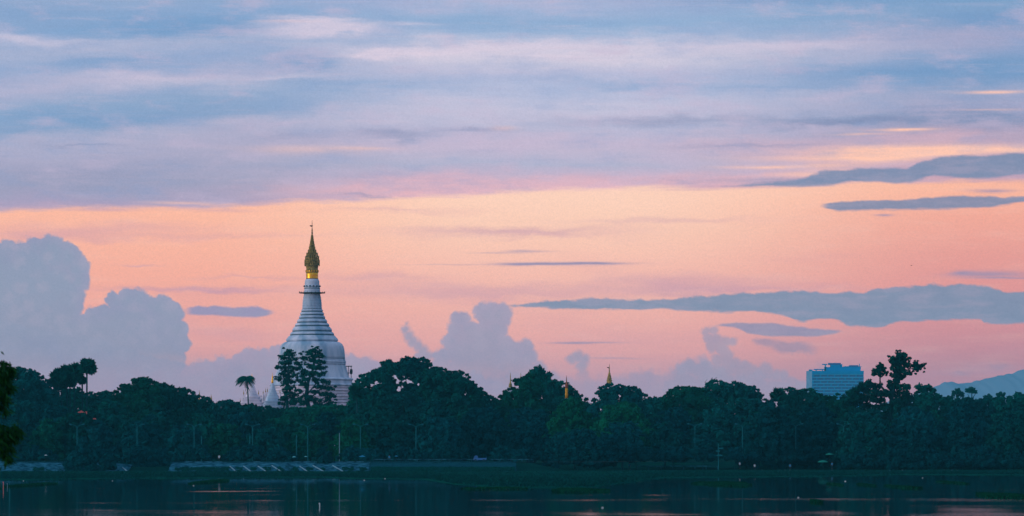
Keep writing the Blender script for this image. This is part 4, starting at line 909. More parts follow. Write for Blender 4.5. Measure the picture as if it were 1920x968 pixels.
# ================================================================== great pagoda
def pagoda():
    D = 1280.0; s = D / F; cx = WX(585.2, D); gz = land_z(585, D)
    t = root('pagoda', (cx, D, gz), 'great white bell-shaped pagoda with ringed spire and gilded finial rising above the trees', 'pagoda')
    Zr = lambda y: WZ(y, D) - gz
    def ring(name, prof, mat, n=96, smooth=False, parent=t, **k):
        return MB().lathe([(r * s, Zr(y)) for r, y in prof], n, **k).build(name, mat, parent, smooth)
    # terraces from the ground up (radius px, row)
    rows = [(104, 857, 838), (100, 838, 820), (96, 820, 803), (92, 803, 788), (88, 788, 772), (83, 772, 763)]
    for r, a, b in rows:
        ring('terrace', [(r, a), (r - .6, b + 2.2), (r + 1.0, b + 2.0), (r + 1.0, b)], M_plaster_pale)
    fine = [(79.5, 763, 757.5), (80.2, 757.5, 752), (78.4, 752, 746.5), (79.6, 746.5, 741), (78.0, 741, 735.5), (79.4, 735.5, 730), (77.6, 730, 724.5)]
    for i, (r, a, b) in enumerate(fine):
        ring('terrace', [(r - 2.2, a), (r - 2.2, a - 2.0), (r - .4, a - 2.2), (r, a - 3.0), (r, b + .9), (r - .8, b)], M_plaster_pale)
    ring('molding', [(77, 724.5), (79, 723.8), (80, 722.2), (79, 720.6), (76, 720)], M_plaster)
    ring('terrace', [(75.5, 720), (75.2, 713.5), (76.8, 713.2)], M_plaster)
    ring('molding', [(76.4, 713.2), (77.3, 712.4), (77, 710.6), (74.5, 709.3), (71, 708.8)], M_plaster)
    ring('bell_skirt', [(69.8, 708.8), (68.5, 703), (66, 695), (64, 688), (62.6, 684)], M_plaster, n=192, flute=32, famp=-.018)
    ring('molding', [(62.6, 684), (63.6, 683), (63.6, 681.4), (62.2, 681)], M_plaster, smooth=False)
    ring('molding', [(62.2, 681), (63.3, 680.3), (63.9, 678.8), (63.3, 677.2), (62.3, 676.6)], M_plaster)
    ring('molding', [(61.9, 676.6), (62.7, 675.6), (62.3, 674.2)], M_plaster)
    ring('bell', [(61.8, 674.2), (61.6, 668), (61.3, 662), (60.4, 655), (59.0, 650), (57.0, 646.3), (54.2, 643.6), (51.5, 642), (48.6, 641.2)], M_plaster, smooth=True)
    # ringed cone: each ring a part, dark joints recessed between
    R_ = [(640.8, 629.6, 48.9, 42.5), (628.4, 622.6, 41.3, 38.2), (621.4, 612.8, 37.4, 33.0), (611.6, 606.0, 32.3, 29.2), (604.8, 598.2, 28.4, 25.5), (597.0, 592.0, 24.6, 23.0), (590.8, 585.4, 22.6, 20.8), (584.2, 580.2, 20.5, 19.0)]
    for yb, yt, rb, rt in R_:
        h_ = yb - yt
        ring('spire_ring', [(rb - 2.2, yb + .2), (rb - .4, yb - .10 * h_), (rb + .15, yb - .3 * h_), (rb * .62 + rt * .38 + .5, yb - .55 * h_), (rt * .72 + rb * .28, yb - .82 * h_), (rt, yt)], M_plaster)
        ring('joint', [(rt - .3, yt + .1), (rt - 1.2, yt - .3), (rt - 1.2, yt - 1.4)], M_joint)
    ring('spire', [(18.6, 579.3), (18.3, 577.5), (17.7, 568), (16.6, 559), (15.3, 552.3)], M_plaster)
    for y, r in ((577.4, 18.4), (573.0, 18.1), (568.4, 17.8), (563.4, 17.3), (558.6, 16.7)):
        ring('course', [(r + .0, y + .5), (r + .35, y + .4), (r + .3, y - .4), (r, y - .5)], M_plaster)
    # gallery of planks on brackets
    g = ring('gallery', [(15.2, 551.2), (18.0, 550.7), (24.4, 550.2), (24.6, 548.8), (15.2, 548.6)], M_darkmetal, n=48)
    rl = MB()
    for k in range(20):
        a = 2 * math.pi * k / 20; x, y = math.cos(a) * 24.2 * s, math.sin(a) * 24.2 * s
        rl.tube([(x, y, Zr(549)), (x, y, Zr(546.6))], .05, 4)
    rl.build('railing', M_darkmetal, g)
    ring('spire', [(15.3, 552.3), (15.0, 546.6), (14.9, 543), (14.6, 541.6)], M_plaster)
    ring('molding', [(14.6, 541.6), (15.2, 541.0), (14.6, 540.2)], M_joint, n=64)
    ring('spire', [(14.5, 540.2), (14.3, 537.8)], M_plaster)
    mo = ring('molding', [(14.3, 537.8), (15.0, 537.2), (14.8, 536.0), (13.9, 535.6)], M_plaster, n=64)
    st = MB()
    for k in range(14):
        a = 2 * math.pi * k / 14; st.box((math.cos(a) * 14.9 * s, math.sin(a) * 14.9 * s, Zr(536.9)), (.45, .45, .45), a)
    st.build('studs', M_joint, mo)
    ring('spire', [(13.9, 535.6), (13.5, 528), (13.3, 526.4), (12.4, 525.6), (11.7, 523.4)], M_plaster, n=64)
    ring('gold_band', [(11.6, 523.4), (11.2, 521.5), (11.3, 516), (11.6, 511.2)], M_gold, n=64, smooth=True)
    ring('gilt_collar', [(11.8, 511.2), (12.3, 510.4), (12.2, 509.4), (11.2, 509), (11.2, 508.0), (12.1, 507.6), (11.8, 506.6), (11.0, 506.2), (11.0, 502), (11.8, 500.6), (11.2, 499)], M_gilt, n=48)
    st = MB()
    for k in range(16):
        a = 2 * math.pi * k / 16; st.box((math.cos(a) * 11.6 * s, math.sin(a) * 11.6 * s, Zr(508.6)), (.35, .35, .5), a)
    st.build('studs', M_gold, t)
    # the tiered finial: openwork drums with upright leaves, each a sub-part
    hti = ring('finial', [(10.4, 499), (10.8, 497), (8.6, 484), (5.8, 474), (3.4, 465), (2.3, 456), (1.6, 448), (1.1, 440), (.9, 432), (.8, 429)], M_gilt, n=32)
    tiers = [(497.4, 489.6, 13.7, 13.9, 26), (490.0, 481.8, 13.8, 12.6, 24), (482.2, 475.8, 11.9, 10.4, 20), (476.2, 470.2, 9.6, 7.6, 18), (470.6, 464.6, 7.2, 5.6, 14), (465, 459.4, 5.5, 4.4, 12), (459.8, 454.4, 4.3, 3.4, 10), (454.8, 449.8, 3.4, 2.7, 9), (450.2, 445.8, 2.6, 2.1, 8), (446, 442, 2.0, 1.6, 7)]
    for y0, y1, r0, r1, n in tiers:
        mb = MB(); z0, z1 = Zr(y0), Zr(y1)
        mb.lathe([(r0 * s - .16, z0), (r0 * s + .05, z0), (r0 * s + .05, z0 + .16), (r0 * s - .16, z0 + .16)], 32)
        zm = z0 * .45 + z1 * .55
        mb.lathe([(r1 * s - .1, zm), (r1 * s + .08, zm), (r1 * s + .08, zm + .14), (r1 * s - .1, zm + .14)], 32)
        for k in range(n):
            a = 2 * math.pi * (k + .5 * (n % 2)) / n; x, y = math.cos(a), math.sin(a)
            mb.tube([(x * r0 * s, y * r0 * s, z0), (x * r1 * s, y * r1 * s, zm), (x * (r1 + .4) * s, y * (r1 + .4) * s, z1 + .35)], [.13, .11, .02], 4, cap=False)
            if k % 2: mb.box((x * r0 * s, y * r0 * s, z0 - .18), (.22, .22, .36), a)
        mb.build('finial_tier', M_gilt, hti)
    rod = MB().tube([(0, 0, Zr(432)), (0, 0, Zr(413.3))], [.14, .05], 6)
    for y, r in ((437, .32), (433, .26), (430, .20), (419, .12)):
        rod.lathe([(.06, Zr(y) - r), (r, Zr(y) - r * .3), (r * .9, Zr(y) + r * .3), (.06, Zr(y) + r)], 10)
    rd = rod.build('rod', M_darkmetal, hti)
    MB().add([(-.9, -.04, Zr(423.6)), (-.45, -.04, Zr(422.4)), (0, -.04, Zr(422.8)), (.35, -.04, Zr(423.6)), (0, -.04, Zr(425.4)), (-.5, -.04, Zr(425)),
              (-.9, .04, Zr(423.6)), (-.45, .04, Zr(422.4)), (0, .04, Zr(422.8)), (.35, .04, Zr(423.6)), (0, .04, Zr(425.4)), (-.5, .04, Zr(425))],
             [(0, 1, 2, 3, 4, 5), (11, 10, 9, 8, 7, 6)] + [(i, i + 6, (i + 1) % 6 + 6, (i + 1) % 6) for i in range(6)]).build('vane', M_darkmetal, hti)
    # corner shrines on the terrace edges
    for a in (200, 340, 20, 160):
        a = math.radians(a); x, y = math.cos(a) * 75 * s, math.sin(a) * 75 * s
        MB().lathe([(1.3, Zr(763)), (1.3, Zr(759)), (.9, Zr(757)), (.8, Zr(753)), (.35, Zr(749)), (.05, Zr(745))], 10, (x, y)).build('shrine', M_plaster_pale, t)
    return t
pagoda()
# lifting frame hung against the right side of the bell skirt
def frame(x0, x1, y0, y1, label, D=1279.0):
    cx = WX((x0 + x1) / 2, D); z0 = WZ(y1, D); t = root('scaffold', (cx, D, z0), label, 'scaffold')
    m = D / F; w = (x1 - x0) / 2 * m; h_ = (y1 - y0) * m
    for x in (-w * .9, 0, w):
        MB().tube([(x, 0, 0), (x, 0, h_)], .12, 6).build('pole', M_darkmetal, t)
    MB().box((0, 0, h_), (2 * w + .6, .3, .3)).build('beam', M_darkmetal, t)
    MB().box((0, 0, h_ * .45), (2 * w, .2, .2)).build('beam', M_darkmetal, t)
    MB().lathe([(.15, h_ * .78), (.42, h_ * .74), (.5, h_ * .55), (.4, h_ * .38), (.1, h_ * .34)], 10, (w, 0)).build('hoist_drum', M_darkmetal, t)
frame(648, 658.5, 687, 710, 'small dark scaffold frame clinging to the right shoulder of the great pagoda')
frame(512, 521, 707, 717, 'small dark scaffold frame on the left ledge of the great pagoda')

# ------------------------------------------------------------------ lesser stupas and spires
def stupa(x, tip, D, prof, gold, label, mat, terr, cat='stupa', group=None):
    """prof: (radius px, row) bottom up for the cone; gold: same for the gilded finial; terr: square terraces (half px, row low, row high)"""
    s = D / F; cx = WX(x, D); gz = land_z(x, D); t = root('stupa', (cx, D, gz), label, cat, group); Zr = lambda y: WZ(y, D) - gz
    for hw, a, b in terr:
        MB().lathe([(hw * s, Zr(a)), (hw * s, Zr(b) - .35), (hw * s + .22, Zr(b) - .33), (hw * s + .22, Zr(b))], 48, sq=.55).build('terrace', mat, t)
    MB().lathe([(r * s, Zr(y)) for r, y in prof], 48).build('bell', mat, t)
    MB().lathe([(r * s, Zr(y)) for r, y in gold] + [(.04, Zr(tip))], 24).build('finial', M_gold if cat == 'stupa' else M_gilt, t)
    return t
cone = lambda r0, y0, r1, y1, n: [q for i in range(n) for q in ((r0 + (r1 - r0) * i / n, y0 + (y1 - y0) * i / n), (r0 + (r1 - r0) * (i + .75) / n, y0 + (y1 - y0) * (i + .6) / n), (r0 + (r1 - r0) * (i + .95) / n - .25, y0 + (y1 - y0) * (i + .8) / n))] + [(r1, y1)]
stupa(510.8, 699, 1225, [(13, 752), (12.4, 748), (12.2, 746)] + cone(11.4, 745, 1.6, 718.5, 7), [(1.9, 718.5), (2.2, 716), (1.5, 712), (1.0, 707), (.4, 703)],
      'small white stupa with gilded tip directly left of the great pagoda', M_plaster,
      [(25, 857, 800), (23, 800, 780), (20.5, 780, 768), (18.5, 768, 762), (16.5, 762, 757), (14.8, 757, 752)])
stupa(472.5, 701, 1240, [(12, 744), (10.6, 741), (10.4, 739)] + cone(9.6, 738, 1.6, 716, 6), [(1.6, 716), (1.9, 714), (1.2, 710), (.5, 705)],
      'small pinkish-white stupa behind the coconut palm', M_plaster_pale,
      [(30, 857, 790), (27, 790, 770), (23.5, 770, 761), (21, 761, 755), (18, 755, 749), (14.5, 749, 744)])
def pinnacle(x, tip, base, D, label, w=1.4, mat=None, cat='pinnacle', group='pinnacles round the stupas'):
    s = D / F; gz = land_z(x, D); t = root('pinnacle', (WX(x, D), D, gz), label, cat, group); Zr = lambda y: WZ(y, D) - gz; h_ = base - tip
    MB().lathe([(w * 1.5 * s, 0), (w * 1.5 * s, Zr(base)), (w * 1.1 * s, Zr(base)), (w * 1.1 * s, Zr(base) + .3), (w * .8 * s, Zr(base - h_ * .35)), (w * 1.15 * s, Zr(base - h_ * .38)), (w * .8 * s, Zr(base - h_ * .42))], 10).build('shaft', mat or M_plaster_pale, t)
    MB().lathe([(w * .55 * s, Zr(base - h_ * .42)), (w * .8 * s, Zr(base - h_ * .55)), (w * .4 * s, Zr(base - h_ * .62)), (w * .5 * s, Zr(base - h_ * .72)), (w * .2 * s, Zr(base - h_ * .8)), (.03, Zr(tip))], 8).build('finial', M_gilt, t)
for x, tip, base, lab in [(450.5, 747, 760, 'outermost small pinnacle at the far left of the stupa terrace'), (456.8, 731, 746, 'tall thin pinnacle left of the coconut palm'), (462.5, 733, 746, 'thin pinnacle just behind the coconut palm trunk'),
                          (484.8, 731, 746, 'thin pinnacle right of the pinkish stupa'), (493.5, 732, 742, 'pinnacle on the terrace between the two small stupas, left of a close pair'), (498.0, 728, 741, 'left one of the close pair of pinnacles between the small stupas'), (501.5, 727, 741, 'right one of the close pair of pinnacles between the small stupas'), (525, 731, 742, 'thin pinnacle right of the small white stupa'), (497, 741, 756, 'lower pinnacle left of the small white stupa foot')]:
    pinnacle(x, tip, base, 1255, lab)
t = root('terrace_wall', (WX(490, 1262), 1262, 2.2), 'pinkish stepped terrace wall behind the two small stupas', 'wall')
for i, (x0, x1, y0, y1) in enumerate([(449, 528, 800, 763), (453, 526, 763, 757.5), (456, 524, 757.5, 752), (466, 522, 752, 747.5), (488, 521, 747.5, 742)]):
    m = 1262 / F; MB().box((((x0 + x1) / 2 - 490) * m, i * 1.0, (WZ(y0, 1262) + WZ(y1, 1262)) / 2 - 2.2), ((x1 - x0) * m, 6, (y0 - y1) * m)).box((((x0 + x1) / 2 - 490) * m, i * 1.0, WZ(y1, 1262) - 2.2 - .02), ((x1 - x0) * m + .5, 6.4, .28)).build('terrace', M_plaster_pale, t)
pinnacle(374, 731.5, 750, 1240, 'dark slender statue-like spire on the skyline left of the coconut palm', 1.6, M_gilt, 'spire', 'thin spires on the skyline')
pinnacle(396, 739.5, 757, 1240, 'beaded little spire on the skyline right of the dark statue spire', 2.2, M_gilt, 'spire', 'thin spires on the skyline')
pinnacle(405.5, 751, 760, 1240, 'smallest stub spire right of the beaded spire', 1.0, M_gilt, 'spire', 'thin spires on the skyline')

M_brown = material('brown_gilt', (.20, .07, .05), (.26, .10, .06), scale=2)
def finial_spire(x, tip, prof, gold, D, label, mat_hi, mat_lo, vane=False, shaft=8):
    s = D / F; gz = land_z(x, D); t = root('spire', (WX(x, D), D, gz), label, 'spire', 'thin spires on the skyline'); Zr = lambda y: WZ(y, D) - gz
    lowr, lowy = gold[0] if gold else prof[0]
    MB().lathe([(shaft * s, 0), (shaft * .7 * s, Zr(lowy + 45)), (lowr * 1.6 * s, Zr(lowy + 14)), (lowr * s, Zr(lowy))], 20).build('shaft', M_plaster, t)
    if gold: MB().lathe([(r * s, Zr(y)) for r, y in gold], 24, ).build('gold_band', mat_lo, t, True)
    MB().lathe([(r * s, Zr(y)) for r, y in prof] + [(.03, Zr(tip))], 20).build('finial', mat_hi, t)
    if vane:
        MB().box((-.35, 0, Zr(689.2)), (.9, .06, .25)).box((-.1, 0, Zr(691)), (.3, .06, .5)).build('vane', M_darkmetal, t)
        mb = MB()
        for y, r, n in ((719, 5.1, 14), (714, 4.8, 13), (710, 3.9, 12), (706, 3.0, 10), (702, 2.2, 8)):
            for k in range(n):
                a = 2 * math.pi * k / n; mb.tube([(math.cos(a) * r * s, math.sin(a) * r * s, Zr(y + .4)), (math.cos(a) * (r + .1) * s, math.sin(a) * (r + .1) * s, Zr(y - 1.6))], [.1, .02], 4)
        mb.build('finial_leaves', M_gilt, t)
finial_spire(1142.5, 682, [(2.0, 724), (2.2, 721), (4.6, 720), (4.9, 716), (4.2, 711.5), (4.0, 711), (3.0, 706), (2.0, 702), (1.2, 698), (.9, 694), (.6, 688)], None, 1300, 'tall gilded spire finial with a vane above the round skyline tree', M_gilt, M_gold, True)
finial_spire(1062.3, 704, [(2.6, 728), (3.0, 726), (2.9, 722), (1.6, 719), (1.1, 716), (.7, 711)], [(2.9, 747), (2.5, 741), (2.9, 739), (2.2, 736), (2.6, 732), (2.3, 728)], 1000, 'slim spire with a bright golden lower part against the dark trees', M_brown, M_gold_dull, shaft=4)
finial_spire(957, 699, [(3.4, 727), (3.3, 724), (2.4, 720), (1.2, 716.5), (.8, 713), (.7, 706)], None, 1330, 'thin grey spire at the left of the pair left of the knobbly tree', M_gilt, M_gold)
finial_spire(976.5, 699, [(2.8, 716), (2.4, 713), (1.3, 709), (.7, 706)], None, 1340, 'thin grey spire at the right of the pair, half behind the branch', M_gilt, M_gold)

# ================================================================== hotel
def hotel():
    D = 4200.0; m = D / F; gz = 2.2; xl, xc, xr = 1514.0, 1522.5, 1619.5
    cx = WX((xc + xr) / 2, D); t = root('hotel_building', (cx, D, gz), 'broad blue high-rise hotel far behind the trees, with rooftop sheds', 'building')
    X_ = lambda p: WX(p, D) - cx; Zr = lambda y: WZ(y, D) - gz
    x0, x1 = X_(xc), X_(xr); roof = Zr(695.5)
    MB().box(((x0 + x1) / 2, 9, roof / 2), (x1 - x0, 17, roof)).build('wall', M_wallblue, t)
    # end face turned towards the lake
    MB().add([(x0, 0.4, 0), (X_(xl), 12, 0), (X_(xl), 17.2, 0), (x0, 17.2, 0), (x0, .4, roof - .02), (X_(xl), 12, roof - .02), (X_(xl), 17.2, roof - .02), (x0, 17.2, roof - .02)], [(0, 4, 5, 1), (1, 5, 6, 2), (4, 7, 6, 5), (2, 6, 7, 3), (0, 3, 7, 4)]).build('end_wall', M_sideblue, t)
    fl = 5.72; pitch = 13.3
    wm = None; pm = None
    MB().box(((x0 + x1) / 2, -.1, (Zr(695.5) + Zr(701.5)) / 2), (x1 - x0, 1.4, Zr(695.5) - Zr(701.5))).build('parapet', M_wallblue, t)
    for r in range(10):
        yt = 701.5 + fl * r
        zc = (Zr(yt) + Zr(yt + 1.9)) / 2
        MB().box(((x0 + x1) / 2, 0, zc), (x1 - x0, 1.1, 1.9 * m)).build('floor_band', M_bandblue, t)
        k = 0; x = xc + 4 - (pitch / 2 if r % 2 else 0)
        while x < xr - 1:
            a, b = max(x, xc + 1.2), min(x + pitch - 2.6, xr - 1.5)
            if b - a > 2.5:
                w_ = MB().box((0, 0, 0), ((b - a) * m, .3, 3.3 * m)).box((0, -.12, 0), (.14, .22, 3.1 * m)).build('window', M_glass, t, loc=((X_(a) + X_(b)) / 2, .40, Zr(yt + 3.85)))
                MB().box((0, -.2, -1.62 * m), ((b - a) * m + .3, .3, .2)).build('sill', M_bandblue, w_)
            c = x - 1.3
            if c > xc + 1: MB().box((X_(c), .15, Zr(yt + 3.85)), (2.0 * m, .9, 3.8 * m)).build('pier', M_wallblue, t)
            x += pitch
    mb = MB()
    for r in range(26, 0, -1):
        z = Zr(758.7) - (r) * 3.3
        if z > 3: mb.box(((x0 + x1) / 2, .1, z), (x1 - x0, .8, 1.1))
    mb.build('lower_floor_bands', M_bandblue, t)
    # roof structures
    def rb(a, b, y0, y1, name, mat=M_wallblue, dy=8, dep=9): MB().box((X_((a + b) / 2), dy, (Zr(y0) + Zr(y1)) / 2), ((b - a) * m, dep, Zr(y0) - Zr(y1) if y0 < y1 else Zr(y1) - Zr(y0))).build(name, mat, t)
    rb(1547, 1614.5, 695.4, 688.2, 'roof_storey'); rb(1558, 1576, 688.1, 684.5, 'plant_room'); rb(1554, 1577, 684.4, 680.6, 'water_tank', M_glass); rb(1576.5, 1580, 688.1, 682.8, 'plant_room')
    rb(1583, 1594, 688.1, 686.8, 'roof_slab'); rb(1593, 1610, 688.1, 684.8, 'plant_room', M_glass); rb(1543, 1552, 684, 682.4, 'canopy_slab'); rb(1547, 1549.4, 695.4, 684.1, 'canopy_post', M_bandblue, 5, 3)
    rb(1527, 1546, 693.4, 691.8, 'canopy_slab'); rb(1531, 1532, 695.4, 693.5, 'canopy_post', M_bandblue); rb(1543, 1544, 695.4, 693.5, 'canopy_post', M_bandblue); rb(1518, 1524, 695.4, 693, 'plant_room')
    rb(1610, 1616, 688, 687.0, 'roof_slab')
    MB().tube([(X_(1612), 5, Zr(688)), (X_(1612), 5, Zr(682))], .5, 6).build('antenna', M_bandblue, t)
hotel()

# ================================================================== distant hill
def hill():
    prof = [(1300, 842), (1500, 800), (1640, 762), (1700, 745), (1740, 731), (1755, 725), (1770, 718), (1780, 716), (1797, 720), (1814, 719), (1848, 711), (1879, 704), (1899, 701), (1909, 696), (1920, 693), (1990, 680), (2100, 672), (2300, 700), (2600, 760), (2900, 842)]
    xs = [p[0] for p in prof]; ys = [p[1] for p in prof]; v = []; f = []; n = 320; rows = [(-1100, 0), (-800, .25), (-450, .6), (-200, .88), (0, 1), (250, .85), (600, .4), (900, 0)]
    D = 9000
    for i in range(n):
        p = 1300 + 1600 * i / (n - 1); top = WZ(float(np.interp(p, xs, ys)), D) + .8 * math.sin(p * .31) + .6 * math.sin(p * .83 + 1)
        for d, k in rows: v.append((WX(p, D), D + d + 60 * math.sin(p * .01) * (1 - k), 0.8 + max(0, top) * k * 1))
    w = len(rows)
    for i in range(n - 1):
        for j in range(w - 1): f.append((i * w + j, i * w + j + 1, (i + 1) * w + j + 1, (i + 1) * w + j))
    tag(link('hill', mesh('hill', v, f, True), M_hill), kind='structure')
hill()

# ================================================================== red-roofed house among the trees
def house():
    D = 915.0; m = D / F; cx = WX(150, D); gz = 2.2
    t = root('house', (cx, D, gz), 'house among the trees with only a strip of its red tiled roof showing', 'house')
    ez, rz = WZ(786, D) - gz, WZ(769, D) - gz
    MB().box((0, 4.2, ez / 2), (4.6, 6.5, ez)).build('wall', M_concrete_dark, t)
    rf = MB().add([(-3.2, .2, ez), (3.0, .2, ez), (3.0, 8.2, ez), (-3.2, 8.2, ez), (.5, 3.4, rz), (1.1, 4.8, rz)], [(0, 1, 4), (1, 2, 5, 4), (2, 3, 5), (3, 0, 4, 5), (3, 2, 1, 0)]).build('roof', M_roof, t)
    MB().tube([(-3.2, .2, ez + .05), (.5, 3.4, rz + .05), (1.1, 4.8, rz + .05)], .14, 6).build('ridge_tiles', M_roof, rf)
    for x in (-1.4, 1.2):
        w_ = MB().box((x, .88, ez * .7), (1.0, .12, 1.3)).build('window', M_glass, t); MB().box((x, .80, ez * .7), (.08, .06, 1.3)).build('mullion', M_wood, w_)
house()
make_tree('broadleaf_tree', 118, 178, 905, (lambda x: 779 - (x - 118) * .17 + (0 if x < 160 else (160 - x) * -.0) - max(0, min(6, (x - 156) * 1.5))), 860, 'small tree right in front of the red-roofed house', 701, 'trees along the road and water', r=(7, 11), step=11, leaf=.45, dens=.9, limbs=3, trunk=.25)
make_tree('broadleaf_tree', 108, 150, 910, lambda x: 771 + max(0, 134 - x) * .3 + max(0, x - 134) * .8 + 6, 830, 'leafy tree masking the left end of the red roof', 702, 'trees along the road and water', r=(5, 8), step=8, leaf=.42, dens=.9, limbs=3, trunk=.2)

# ================================================================== embankment
def embankment(xa, xb, label, ribs, dark):
    D0, D1 = 864.0, 852.0; X0, X1 = WX(xa, D0), WX(xb, D0); cx = (X0 + X1) / 2
    t = root('embankment_wall', (cx, D1, 0), label, 'embankment')
    nx_, nz_ = max(8, int((X1 - X0) / .9)), 8; v = []; f = []
    for i in range(nx_ + 1):
        for j in range(nz_ + 1):
            u = j / nz_; v.append((X0 - cx + (X1 - X0) * i / nx_ + R.uniform(-.12, .12), (D0 - D1) * u + R.uniform(-.12, .12), .05 + 2.1 * u + R.uniform(-.07, .09)))
    for i in range(nx_):
        for j in range(nz_): a = i * (nz_ + 1) + j; f.append((a, a + nz_ + 1, a + nz_ + 2, a + 1))
    link('stone_face', mesh('stone_face', v, f), M_stone, t)
    # coping blocks, one by one
    x = X0 - cx; blk = None
    while x < X1 - cx - .2:
        w_ = min(R.uniform(1.9, 2.6), X1 - cx - x)
        MB().box((0, 0, 0), (w_ - .08, .9, .30), top=.97).build('coping_block', M_concrete_dark if R.random() < .45 else M_stone, t, loc=(x + w_ / 2, D0 - D1 + .3, 2.27 + R.uniform(-.03, .03)))
        x += w_
    # toe stones scattered along the waterline
    for xx0, y0, xx1, y1, br in ribs:
        # the rib lies on the slope: find where both ends meet it
        def onslope(px_, py_):
            for k in range(60):
                D = D1 + (D0 - D1) * k / 59; z = .05 + 2.1 * (D - D1) / (D0 - D1)
                if WZ(py_, D) <= z: break
            return Vector((WX(px_, D) - cx, D - D1, z + .12))
        a, b = onslope(xx0, y0), onslope(xx1, y1)
        MB().tube([a, b], .13 if br else .12, 6).build('drain_rib', M_concrete if br else M_concrete_dark, t)
ribsA = [(431,875.5,443,886,1),(457,875.5,471,886,1),(484,875.5,500,887,1),(510,874.5,528,888,1),(536,875.5,553,887,0),(562,875.5,577,888,1),(587,874.5,608,886.5,1),(624,874.5,644,886,1),(404,875,415,886,0)]
ribsB = [(703,876,714,885,0),(745,876,762,885,0),(815,875,826,884,0),(843,874,853,882,0),(866,873,872,880,0)]
embankment(322, 694, 'long stone-faced embankment wall with slanting pale drain ribs below the road', ribsA, 0)
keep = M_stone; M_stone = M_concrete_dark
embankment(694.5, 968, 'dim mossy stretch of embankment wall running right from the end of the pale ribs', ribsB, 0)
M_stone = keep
embankment(-110, 132, 'left stretch of pale stone embankment wall beyond the gap of bushes', [(86,881,100,890,0),(112,880,118,888,0)], 0)
embankment(158, 250, 'short overgrown stretch of embankment wall between two bushes', [(230,878,240,887,1)], 0)
# weeds growing between the ribs
tf = []
for x0, x1 in [(415,432),(440,456),(466,484),(492,510),(519,536),(545,562),(572,588),(600,612),(640,665),(672,690),(700,720),(770,795),(345,400),(60,84)] + [(694, 968)] * 3 + [(700, 960), (326, 430)]:
    for k in range(int((x1 - x0) * 1.2)):
        p = R.uniform(x0 + 3, x1 - 3); u = R.uniform(.12, .45); D = 852 + 12 * u; tf.append((WX(p, D), D, .05 + 2.1 * u + .05, .34, .34, .22))
q, tone = foliage_quads(np.array(tf), .8, .26, sub=3, seed=77)
tag(link('wall_weeds', quads('wall_weeds', q, tone), M_foliage), 'low weeds rooted in the stone embankment between its drain ribs', kind='stuff')
# pale rubble along the foot of the wall and the right-hand shore
mb = MB()
for k in range(240):
    if k < 130: p = R.uniform(322, 830); D = 851.3 + R.uniform(-1.5, .4); z = .12
    else: p = R.choice([R.uniform(1664, 1700), R.uniform(1820, 1925), R.uniform(1400, 1600), R.uniform(1765, 1800)]); D = 893 + R.uniform(-2, 2); z = .24
    s_ = R.uniform(.12, .38); mb.box((WX(p, D), D, z), (s_ * 1.6, s_, s_ * .6), R.uniform(0, 3), mi=0 if R.random() < .5 else 1, top=.6)
tag(mb.build('rubble', [M_concrete, M_stone]), 'small pale stones scattered along the waterline', kind='stuff')

# ================================================================== lamps and posts
def lamp(px_, D, label, arms=(1, -1), src=[None]):
    if src[0] is None or arms != (1, -1):
        t = root('street_lamp', (0, 0, 0), label, 'street lamp', 'double-armed street lamps along the road')
        H_ = 7.8
        MB().lathe([(.16, 0), (.13, .4), (.10, 1), (.085, H_ - .1), (.09, H_)], 10).build('pole', M_lamp, t)
        MB().box((0, 0, .08), (.45, .45, .16)).build('base', M_concrete_dark, t)
        for sgn in arms:
            MB().tube([(0, 0, H_ - .15), (sgn * .22, 0, H_ + .22), (sgn * .7, 0, H_ + .45), (sgn * 1.15, 0, H_ + .56)], [.07, .06, .05, .045], 7).build('arm', M_lamp, t)
            hd = MB().tube([(sgn * 1.05, 0, H_ + .54), (sgn * 1.25, 0, H_ + .60), (sgn * 1.62, 0, H_ + .68), (sgn * 1.78, 0, H_ + .69)], [.06, .12, .11, .03], 7).build('lamp_head', M_lamp, t)
            MB().box((sgn * 1.45, 0, H_ + .545), (.42, .13, .05)).build('lens', M_glass, hd)
        if arms == (1, -1): src[0] = t
    else:
        o = src[0]; t = o.copy(); COL.objects.link(t); t['label'] = label
        for ch in [c for c in bpy.data.objects if c.parent == o]:
            c = ch.copy(); COL.objects.link(c); c.parent = t
            for g_ in [q for q in bpy.data.objects if q.parent == ch]:
                d_ = g_.copy(); COL.objects.link(d_); d_.parent = c
    t.location = (WX(px_, D), D, 2.32 + (D - 884) * .01); return t
for x, lab in [(18, 'double-armed street lamp at the far left behind the hanging foliage'), (144.5, 'double-armed street lamp just below the red roof'), (364, 'double-armed street lamp left of the coconut palm'), (473.5, 'double-armed street lamp below the coconut palm and small stupas'),
               (577, 'double-armed street lamp below the feathery trees'), (676, 'double-armed street lamp below the right edge of the great pagoda'),
               (1183.5, 'double-armed street lamp right of and below the gilded finial'), (1303, 'double-armed street lamp left of the direction signpost'), (1582, 'double-armed street lamp below the right end of the blue hotel'), (1492, 'double-armed street lamp half lost in leaves below the left end of the blue hotel'), (780, 'double-armed street lamp below the tallest rounded crown')]:
    lamp(x, 884.0 + (x > 1000) * 26, lab)
lamp(257, 884, 'street lamp with a single visible arm right of the red roof', arms=(1,)); lamp(1392, 905, 'street lamp with a single arm beside the large round waterside tree', arms=(-1,))
